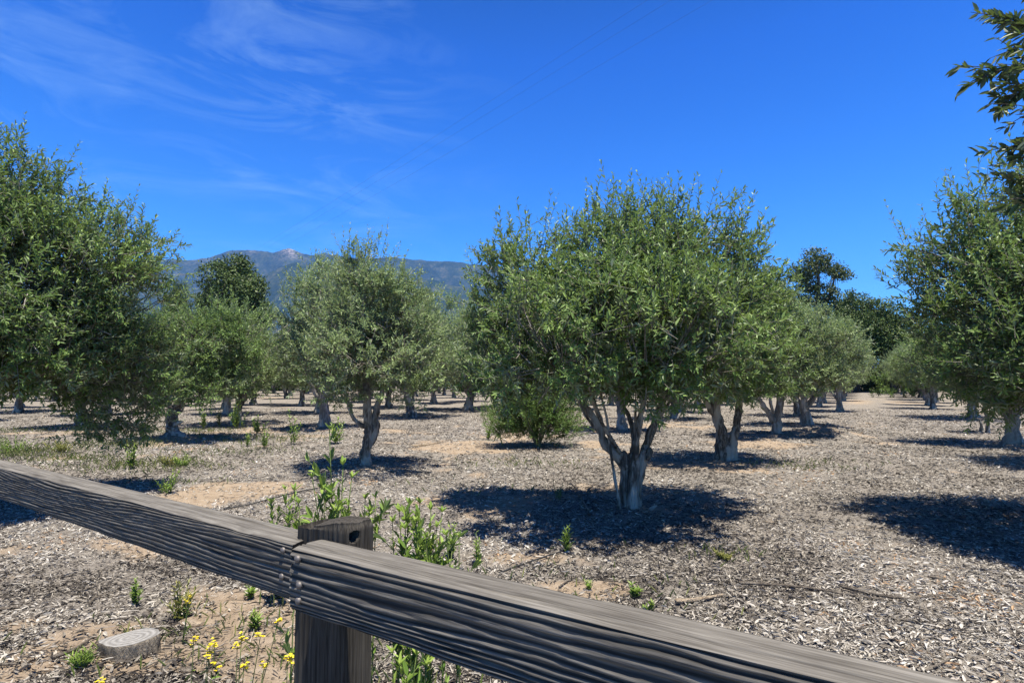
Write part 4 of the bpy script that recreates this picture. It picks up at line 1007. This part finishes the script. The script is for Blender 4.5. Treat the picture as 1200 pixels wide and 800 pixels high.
def beam(L, T, H, seed, nlines, depth, nu=700, vert=False, wav=1.0, chip=0.006):
    """a timber as one closed grid: local X along, Y from the front face (0) back to T, Z from 0 to H; the grain is cut into the faces"""
    nf, nt_ = 72, 48
    # perimeter: front face up, top face back, back face down, bottom face forward
    per = []
    for k in range(nf): per.append((0, k / nf, 0))
    for k in range(nt_): per.append((k / nt_, 1, 1))
    for k in range(nf // 3): per.append((1, 1 - k / (nf // 3), 2))
    for k in range(nt_ // 2): per.append((1 - k / (nt_ // 2), 0, 3))
    per = np.array(per); m_ = len(per)
    x = np.linspace(0, L, nu); Xg = np.repeat(x[:, None], m_, 1)
    fy = np.repeat(per[None, :, 0], nu, 0); fz = np.repeat(per[None, :, 1], nu, 0); face = np.repeat(per[None, :, 2], nu, 0)
    y = fy * T; z = fz * H
    # growth rings as surfaces through the timber, so that the lines run on over the edges
    xs = Xg * wav
    ph = nlines * (fz * 1.0 + .16 * fy) + 1.5 * (fbm(xs * 1.25 + seed, fz * 1.3 + fy * .5, seed, 3) - .5) * nlines * .28 + .9 * (fbm(xs * 5, fz * 3, seed + 7, 2) - .5)
    ph = ph + 1.6 * np.sin(fz * 5 + seed) * .35
    saw = ph - np.floor(ph)
    g = np.where(saw < .62, np.exp(-((saw - .62) / .34) ** 2), np.exp(-((saw - .62) / .10) ** 2))   # steep on one side, like worn earlywood
    rough = fbm(Xg * 14, (fz * H + fy * T) * 160, seed + 3, 3) - .5
    amt = depth * (.35 + 1.1 * fbm(Xg * 2.2, fz * 3, seed + 5, 2))
    dn = amt * g + rough * .0030
    cr = np.random.default_rng(seed + 900); ck = 0 * Xg
    for _ in range(16):                               # drying checks, mostly on the weathered top
        f_ = 1 if cr.random() < .7 else 0
        x0 = cr.uniform(0, L); ln = cr.uniform(.12, .7); c0 = cr.uniform(.12, .88); dp = cr.uniform(.004, .011)
        co_ = (fy if f_ == 1 else fz); pos = c0 + .05 * (fbm(Xg * 3.1 + c0 * 40, Xg * 0, seed + 40, 3) - .5) * 2
        win = np.clip(1 - ((Xg - x0) / ln) ** 2, 0, 1) ** .5
        ck = np.maximum(ck, (face == f_) * dp * win * np.exp(-((co_ - pos) / (.017 if f_ == 1 else .013)) ** 2))
    dn = dn + ck
    y = np.where(face == 0, y + dn, np.where(face == 2, y - dn, y))
    z = np.where(face == 1, z - dn * .10 - ck * .8 - .003 * (fbm(Xg * 3, fy * 2, seed + 9, 3) - .5), np.where(face == 3, z + dn * .4, z))
    # worn edges: splinters broken off along the top front edge
    ed = sstep(.55, .8, fbm(Xg * 5 + 3, Xg * 0 + 1.7, seed + 21, 4))
    near = np.exp(-((fz - 1) * H / .012) ** 2) * np.exp(-(fy * T / .02) ** 2)
    z = z - near * (.0035 + chip * ed); y = y + near * (.0035 + chip * ed)
    nb = np.exp(-((fz - 1) * H / .008) ** 2) * np.exp(-((fy - 1) * T / .01) ** 2); z = z - nb * .004
    bo = np.exp(-(fz * H / .01) ** 2) * np.exp(-(fy * T / .01) ** 2); y = y + bo * .004; z = z + bo * .004
    # slight sweep of an old board
    z = z + .006 * np.sin(Xg / L * 3 + seed); y = y + .004 * np.sin(Xg / L * 4.1 + seed)
    v = np.stack([Xg, y, z], -1).reshape(-1, 3)
    i = np.arange(nu - 1)[:, None] * m_; j = np.arange(m_)[None]; j2 = (j + 1) % m_
    q = np.stack([i + j, i + m_ + j, i + m_ + j2, i + j2], -1).reshape(-1, 4)[:, ::-1]
    v = np.vstack([v, v[:m_].mean(0), v[-m_:].mean(0)]); e = nu * m_; jj = np.arange(m_); jn = (jj + 1) % m_
    t = np.vstack([np.stack([np.full(m_, e), jn, jj], -1), np.stack([np.full(m_, e + 1), (nu - 1) * m_ + jj, (nu - 1) * m_ + jn], -1)])[:, ::-1]
    ring = np.exp(-(((ph + .18) - np.floor(ph + .18) - .55) / .15) ** 2) * (.5 + .9 * fbm(Xg * 1.7, fz * 3 + fy, seed + 60, 3)) * np.where(face == 1, .18, 1)
    mb = MB(); mb.add(v, q, t); mb.ring = np.concatenate([np.clip(ring, 0, 1).ravel(), [.3, .3]]); return mb

fence = thing('wooden_fence', 'weathered grey timber rail fence with one square post in the foreground', 'fence', (0, 0, 0))
RH, RT = .14, .10
J = np.array([-.504, 1.325, 0])                                  # the joint: front face, at the left end of the right rail
zt = CAM_H - .383
rr_ = beam(2.9, RT, RH, 31, 10.5, .0062, nu=800); ro = rr_.build('rail', M_RAIL, fence, vattr={'ring': rr_.ring}, loc=tuple(J + [0, 0, zt - RH])); ro.rotation_euler = (0, 0, RZ)
ro['label'] = 'right rail with deep wavy grain and a splintered top edge'
lr = beam(3.5, RT, RH, 57, 14.5, .0036, nu=800, wav=.8); LJ = np.array([-.549, 1.436, 0]) - U * 3.488
lo = lr.build('rail', M_RAIL, fence, vattr={'ring': lr.ring}, loc=tuple(LJ + [0, 0, CAM_H - .403 - RH])); lo.rotation_euler = (0, 0, RZ)
lo['label'] = 'left rail running back to the left edge, finer grain'

def post(loc, w, d, h, hole=False):
    mb = MB(); n = 10
    # rounded square section, grain lines up the post
    pts = []
    for k in range(4):
        c, s_ = [(1, 0), (0, 1), (-1, 0), (0, -1)][k]
        a = np.array([(w / 2, -d / 2), (w / 2, d / 2), (-w / 2, d / 2), (-w / 2, -d / 2)][k]); b_ = np.array([(w / 2, d / 2), (-w / 2, d / 2), (-w / 2, -d / 2), (w / 2, -d / 2)][k])
        for t_ in np.arange(40) / 40: pts.append(a * (1 - t_) + b_ * t_)
    pts = np.array(pts); m_ = len(pts); z = np.concatenate([np.linspace(-.35, h - .09, 90), np.linspace(h - .0885, h, 60)]); nz = len(z)
    s = np.arange(m_) / m_ * 2 * (w + d)
    nrm2 = np.repeat(np.array([(1, 0), (0, 1), (-1, 0), (0, -1)]), 40, 0)
    ph = s[None] * 62 + 2.2 * fbm(z[:, None] * 2.2, s[None] * 9, 70, 3); g = np.exp(-(((ph - np.floor(ph)) - .5) / .2) ** 2)
    dn = .0035 * g + .004 * (fbm(z[:, None] * 9, s[None] * 40, 71, 3) - .5)
    corner = np.exp(-(np.minimum(np.arange(m_) % 40, 40 - np.arange(m_) % 40) / 1.8) ** 2) * .005
    ctr = 1 - corner[None] / .06
    P = pts[None] * ctr[..., None] - nrm2[None] * dn[..., None]
    zz = np.repeat(z[:, None], m_, 1)
    near = sstep(h - .035, h, zz); P = P * (1 - .07 * near[..., None] ** 2)
    if hole:                                   # an old bolt hole bored into the right side
        k = (np.arange(m_) // 40 == 0)[None] & (np.hypot(pts[None, :, 1] + d * .18, zz - (h - .038)) < .0155)
        P[..., 0] = np.where(k, P[..., 0] - .055, P[..., 0])
    zz = zz - near * .03 * np.clip(.5 - P[..., 0] / w, 0, 1) ** 1.5 - near * (.010 * (P[..., 0] / w + .5 < .35) + .012 * fbm(P[..., 0] * 25, P[..., 1] * 25, 73, 2))
    v = np.concatenate([P, zz[..., None]], -1).reshape(-1, 3)
    i = np.arange(nz - 1)[:, None] * m_; j = np.arange(m_)[None]; j2 = (j + 1) % m_
    q = np.stack([i + j, i + j2, i + m_ + j2, i + m_ + j], -1).reshape(-1, 4)
    mb.add(v, q)
    last = v[-m_:]; cen = last.mean(0); rows = [last * (1 - f) + cen * f + [0, 0, .012 * math.sin(f * 1.5)] for f in np.linspace(0, .93, 8)]
    vv = np.concatenate(rows + [cen[None] + [0, 0, .012]]); jj = np.arange(m_); jn = (jj + 1) % m_
    vv[:, 2] += .006 * (fbm(vv[:, 0] * 40, vv[:, 1] * 40, 75, 2) - .5) * (np.arange(len(vv)) >= m_)
    q = np.concatenate([np.stack([k * m_ + jj, k * m_ + jn, (k + 1) * m_ + jn, (k + 1) * m_ + jj], -1) for k in range(7)])
    mb.add(vv, q, np.stack([7 * m_ + jj, 7 * m_ + jn, np.full(m_, 8 * m_)], -1))
    bot = v[:m_]; mb.add(np.vstack([bot, bot.mean(0)]), None, np.stack([jn, jj, np.full(m_, m_)], -1))
    me = mb.mesh('post')
    o = link('post', me, M_POST, fence, tuple(loc)); o.rotation_euler = (0, 0, RZ)
    return o
PC = J + V * (RT + .05) + U * (-.03); PH = CAM_H - .343
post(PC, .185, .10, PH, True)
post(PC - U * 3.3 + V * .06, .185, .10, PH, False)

def bolt(p, r):
    mb = MB(); rows = []; n = 12; th = np.arange(n) / n * TAU
    for rr, yy in ((r * .95, .004), (r, -.001), (r * .9, -.004), (r * .5, -.006), (r * .08, -.0066)):
        rows.append(np.stack([np.cos(th) * rr, np.full(n, yy), np.sin(th) * rr], -1))
    j = np.arange(n); jn = (j + 1) % n
    mb.add(np.concatenate(rows), np.concatenate([np.stack([k * n + j, k * n + jn, (k + 1) * n + jn, (k + 1) * n + j], -1) for k in range(4)]))
    o = mb.build('bolt', M_BOLT, fence, loc=tuple(p)); o.rotation_euler = (0, 0, RZ)
zr = zt
for du, dz in ((.028, .022), (.036, .078), (.034, .112)): bolt(J + U * du + [0, 0, zr - dz] + V * (-.002), .0085)
lend = np.array([-.549, 1.436, 0]); zl = CAM_H - .403
for du, dz in ((-.022, .024), (-.024, .088)): bolt(lend + U * du + [0, 0, zl - dz] + V * (-.002), .0085)

# ------------------------------------------------------------------ power line
def wires():
    m, nt, bs, out = new_mat('wire'); bs.inputs['Base Color'].default_value = (.05, .05, .055, 1); bs.inputs['Roughness'].default_value = .5
    t = thing('power_line', 'three thin power lines crossing the blue sky on wooden poles', 'power line', (0, 0, 0))
    e0 = at_depth(320, 277, 41.8); s0 = at_depth(737, 0, 15.7)
    dirn = nrm((e0 - s0) * [1, 1, 0]); side = np.array([dirn[1], -dirn[0], 0])
    A = s0 * [1, 1, 0] - dirn * 48; B_ = e0 * [1, 1, 0] + dirn * 68
    for off in (0., .52, 1.42):
        w = MB(); u = np.linspace(0, 1, 60); P = A[None] * (1 - u[:, None]) + B_[None] * u[:, None] + side[None] * off
        P[:, 2] = 13.0 - 4.2 * u * (1 - u)
        tube(w, np.column_stack([P, np.full(60, .0023)]), 60, 5); w.build('wire', m, t)
    for E in (A, B_):
        p = MB(); c = E + side * .7
        tube(p, [(c[0], c[1], -.5, .17), (c[0], c[1], 6, .14), (c[0], c[1], 13.3, .11)], 10, 12); pole = p.build('pole', M_DARKBARK, t)
        q = MB(); a, b2 = c - side * 1.1, c + side * 1.1
        tube(q, [(a[0], a[1], 12.9, .06), (b2[0], b2[1], 12.9, .06)], 4, 8); q.build('crossarm', M_DARKBARK, pole)
wires()

# ------------------------------------------------------------------ mountains
def mountains():
    prof = [(-900, 330), (-500, 312), (-200, 318), (0, 312), (120, 306), (190, 302), (218, 303), (240, 301), (262, 293), (275, 291), (297, 291.5), (316, 294.5), (327, 291), (336, 289), (346, 292.5), (360, 298), (379, 295), (402, 301), (433, 300.5), (465, 300), (484, 303), (535, 305.5),
            (600, 314), (700, 335), (820, 368), (920, 400), (1040, 425), (1300, 436)]
    pr2 = [(-900, 345), (-300, 338), (100, 340), (230, 338), (290, 328), (316, 317), (345, 305.5), (383, 312), (402, 318), (430, 326), (470, 322), (510, 328), (560, 340), (700, 370), (860, 405), (1000, 430), (1300, 440)]
    Yp, Y2 = 6200., 4300.
    ang = np.linspace(-1.05, .8, 620); yr = np.concatenate([np.linspace(2300, 4300, 60), np.linspace(4340, 6200, 62), np.linspace(6240, 8600, 34)])
    A, R = np.meshgrid(np.tan(ang), yr); X = A * R
    px = 600 + A * F_PX
    p1 = np.array(prof); h1 = (443 - np.interp(px, p1[:, 0], p1[:, 1])) / F_PX * Yp
    p2 = np.array(pr2); h2 = (443 - np.interp(px, p2[:, 0], p2[:, 1])) / F_PX * Y2
    h1 = h1 + (fbm(px * .12, px * 0, 90, 4) - .5) * 26; h2 = h2 + (fbm(px * .045, px * 0 + 4, 95, 4) - .5) * 40
    s1 = np.where(R < Yp, np.clip((R - 4000) / (Yp - 4000), 0, 1) ** 1.0, 1 - (R - Yp) / 2600)
    s2 = np.where(R < Y2, np.clip((R - 2350) / (Y2 - 2350), 0, 1), np.clip(1 - (R - Y2) / 1500, 0, 1))
    rv = np.abs(fbm(X / 620 + 3, R / 900, 97, 5) - .5) * 2          # spurs and ravines
    z = np.maximum(h1 * s1 * (1 - (.75 * (1 - rv) ** 2) * (1 - s1) * 1.6 * (s1 > 0)), h2 * s2 * (1 - (.75 * (1 - rv) ** 2) * (1 - s2) * 1.6))
    z = z + (fbm(X / 160, R / 160, 99, 3) - .5) * 60 * np.clip(z / 300, 0, 1) * np.where(R > Yp, 0, 1) * (1 - np.maximum(s1, s2) ** 8)
    z = np.where(z < 2, -30, z)
    mb = MB(); ny_, nx_ = X.shape; i = np.arange(ny_ - 1)[:, None] * nx_ + np.arange(nx_ - 1)[None]
    mb.add(np.stack([X, R, z], -1).reshape(-1, 3), np.stack([i, i + 1, i + nx_ + 1, i + nx_], -1).reshape(-1, 4))
    rock = np.clip(np.exp(-((px - 337) / 10) ** 2) * sstep(.9, .985, s1) + .35 * np.exp(-((px - 292) / 7) ** 2) * sstep(.96, .995, s1) + .2 * np.exp(-((px - 232) / 9) ** 2) * sstep(.93, .98, s1), 0, 1)
    m, nt, bs, out = new_mat('chaparral_slope')
    v = coords(nt, 'Object', (.001, .001, .001)); n1 = noise(nt, v, 9, 7, .62); n2 = noise(nt, v, 42, 5, .65)
    c = ramp(nt, mix(nt, .5, n1, n2), [(.38, (.010, .022, .012)), (.5, (.024, .040, .019)), (.62, (.075, .08, .05))])
    rk = N(nt, 'ShaderNodeMath', operation='MULTIPLY'); nt.links.new(attr(nt, 'rock'), rk.inputs[0]); nt.links.new(ramp(nt, n2, [(.42, (0, 0, 0)), (.56, (1, 1, 1))]), rk.inputs[1])
    c = mix(nt, rk.outputs[0], c, (.24, .21, .185))
    nt.links.new(c, bs.inputs['Base Color']); bs.inputs['Roughness'].default_value = 1; bs.inputs['Specular IOR Level'].default_value = 0
    tag(mb.build('mountains', m, vattr={'rock': rock.ravel()}), kind='structure')
mountains()

# ------------------------------------------------------------------ haze: one closed box of thin air round everything
HAZE = 5.8e-5
def haze():
    x0, x1, y0, y1, z0, z1 = -9500, 9500, -1500, 9000, -60, 1540
    v = [(x, y, z) for z in (z0, z1) for y in (y0, y1) for x in (x0, x1)]
    mb = MB(); mb.add(v, [(0, 2, 3, 1), (4, 5, 7, 6), (0, 1, 5, 4), (2, 6, 7, 3), (0, 4, 6, 2), (1, 3, 7, 5)])
    m = bpy.data.materials.new('thin_air'); m.use_nodes = True; nt = m.node_tree; nt.nodes.clear()
    o = nt.nodes.new('ShaderNodeOutputMaterial'); vol = nt.nodes.new('ShaderNodeVolumePrincipled')
    vol.inputs['Color'].default_value = (.17, .39, 1.0, 1); vol.inputs['Density'].default_value = HAZE
    nt.links.new(vol.outputs[0], o.inputs['Volume'])
    tag(mb.build('haze', m, smooth=False), kind='stuff')
if HAZE: haze()

# ------------------------------------------------------------------ sky, sun, camera
EL = math.radians(76); s_xy = nrm(np.array([.60, -.80]))
sdir = np.array([s_xy[0] * math.cos(EL), s_xy[1] * math.cos(EL), math.sin(EL)])
w = bpy.data.worlds.new('World'); C.world = w; w.use_nodes = True
nt = w.node_tree; nt.nodes.clear()
wo = nt.nodes.new('ShaderNodeOutputWorld'); bg = nt.nodes.new('ShaderNodeBackground'); nt.links.new(bg.outputs[0], wo.inputs[0])
sky = nt.nodes.new('ShaderNodeTexSky'); sky.sky_type = 'NISHITA'; sky.sun_disc = False
sky.sun_elevation = EL; sky.sun_rotation = math.atan2(s_xy[0], s_xy[1]); sky.altitude = 300; sky.air_density = 1.0; sky.dust_density = .0; sky.ozone_density = 5.0
hs = N(nt, 'ShaderNodeHueSaturation', Saturation=1.28, Value=1.0); nt.links.new(sky.outputs[0], hs.inputs['Color'])
tc = nt.nodes.new('ShaderNodeTexCoord')
# thin cirrus: streaks stretched along one direction, only where a broad patch mask lets them
def world_noise(sc, rot, scale, detail, rough, dist=0.):
    mpn = nt.nodes.new('ShaderNodeMapping'); mpn.inputs['Scale'].default_value = sc; mpn.inputs['Rotation'].default_value = rot
    nt.links.new(tc.outputs['Generated'], mpn.inputs[0])
    return noise(nt, mpn.outputs[0], scale, detail, rough, dist)
st_ = world_noise((1.3, 2.0, 5.4), (.0, .30, .3), 2.9, 10, .66, 1.1)
pt_ = world_noise((1.2, 1.2, 1.6), (0, 0, .4), 1.5, 2, .5)
sx = nt.nodes.new('ShaderNodeSeparateXYZ'); nt.links.new(tc.outputs['Generated'], sx.inputs[0])
lw = N(nt, 'ShaderNodeMapRange'); lw.inputs[1].default_value = .02; lw.inputs[2].default_value = -.32; nt.links.new(sx.outputs[0], lw.inputs[0])
mm = N(nt, 'ShaderNodeMath', operation='MULTIPLY'); nt.links.new(ramp(nt, st_, [(.47, (0, 0, 0)), (.80, (1, 1, 1))]), mm.inputs[0]); nt.links.new(ramp(nt, pt_, [(.38, (0, 0, 0)), (.62, (1, 1, 1))]), mm.inputs[1])
m2 = N(nt, 'ShaderNodeMath', operation='MULTIPLY'); nt.links.new(mm.outputs[0], m2.inputs[0]); nt.links.new(lw.outputs[0], m2.inputs[1])
m3 = N(nt, 'ShaderNodeMath', operation='MULTIPLY'); m3.inputs[1].default_value = .36; nt.links.new(m2.outputs[0], m3.inputs[0])
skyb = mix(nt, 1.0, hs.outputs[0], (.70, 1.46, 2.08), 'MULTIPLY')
deep = ramp(nt, sx.outputs[2], [(0.0, (1.30, 1.16, 1.04)), (.22, (1.0, 1.0, 1.0)), (.5, (.60, .69, .87)), (.75, (.30, .30, .31)), (1.0, (.20, .18, .165))])  # sky dimmed and greyed towards the zenith to cut its fill in the shade
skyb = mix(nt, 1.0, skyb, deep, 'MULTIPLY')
skyc = mix(nt, m3.outputs[0], skyb, (5.4, 8.0, 10.2))
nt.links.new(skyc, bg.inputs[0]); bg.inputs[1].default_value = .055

sl = bpy.data.lights.new('sun', 'SUN'); sl.energy = 5.0; sl.angle = math.radians(.53); sl.color = (1, .94, .84)
so = bpy.data.objects.new('sun', sl); COL.objects.link(so)
so.rotation_euler = Vector(sdir).to_track_quat('Z', 'Y').to_euler()

cd = bpy.data.cameras.new('camera'); cd.lens = 20.0; cd.sensor_width = 36.0; cd.clip_start = .05; cd.clip_end = 30000
cd.lens = F_PX / 1200 * 36
co = bpy.data.objects.new('camera', cd); COL.objects.link(co)
co.location = (0, 0, CAM_H); co.rotation_euler = (math.pi / 2 + PITCH, 0, 0)
C.camera = co

C.view_settings.view_transform = 'Standard'; C.view_settings.look = 'None'; C.view_settings.gamma = 1.0
C.view_settings.use_curve_mapping = False; C.view_settings.exposure = 1.12
C.cycles.max_bounces = 6; C.cycles.diffuse_bounces = 1; C.cycles.glossy_bounces = 2; C.cycles.transmission_bounces = 4; C.cycles.volume_bounces = 0
C.cycles.use_denoising = True; C.cycles.denoising_prefilter = 'ACCURATE'
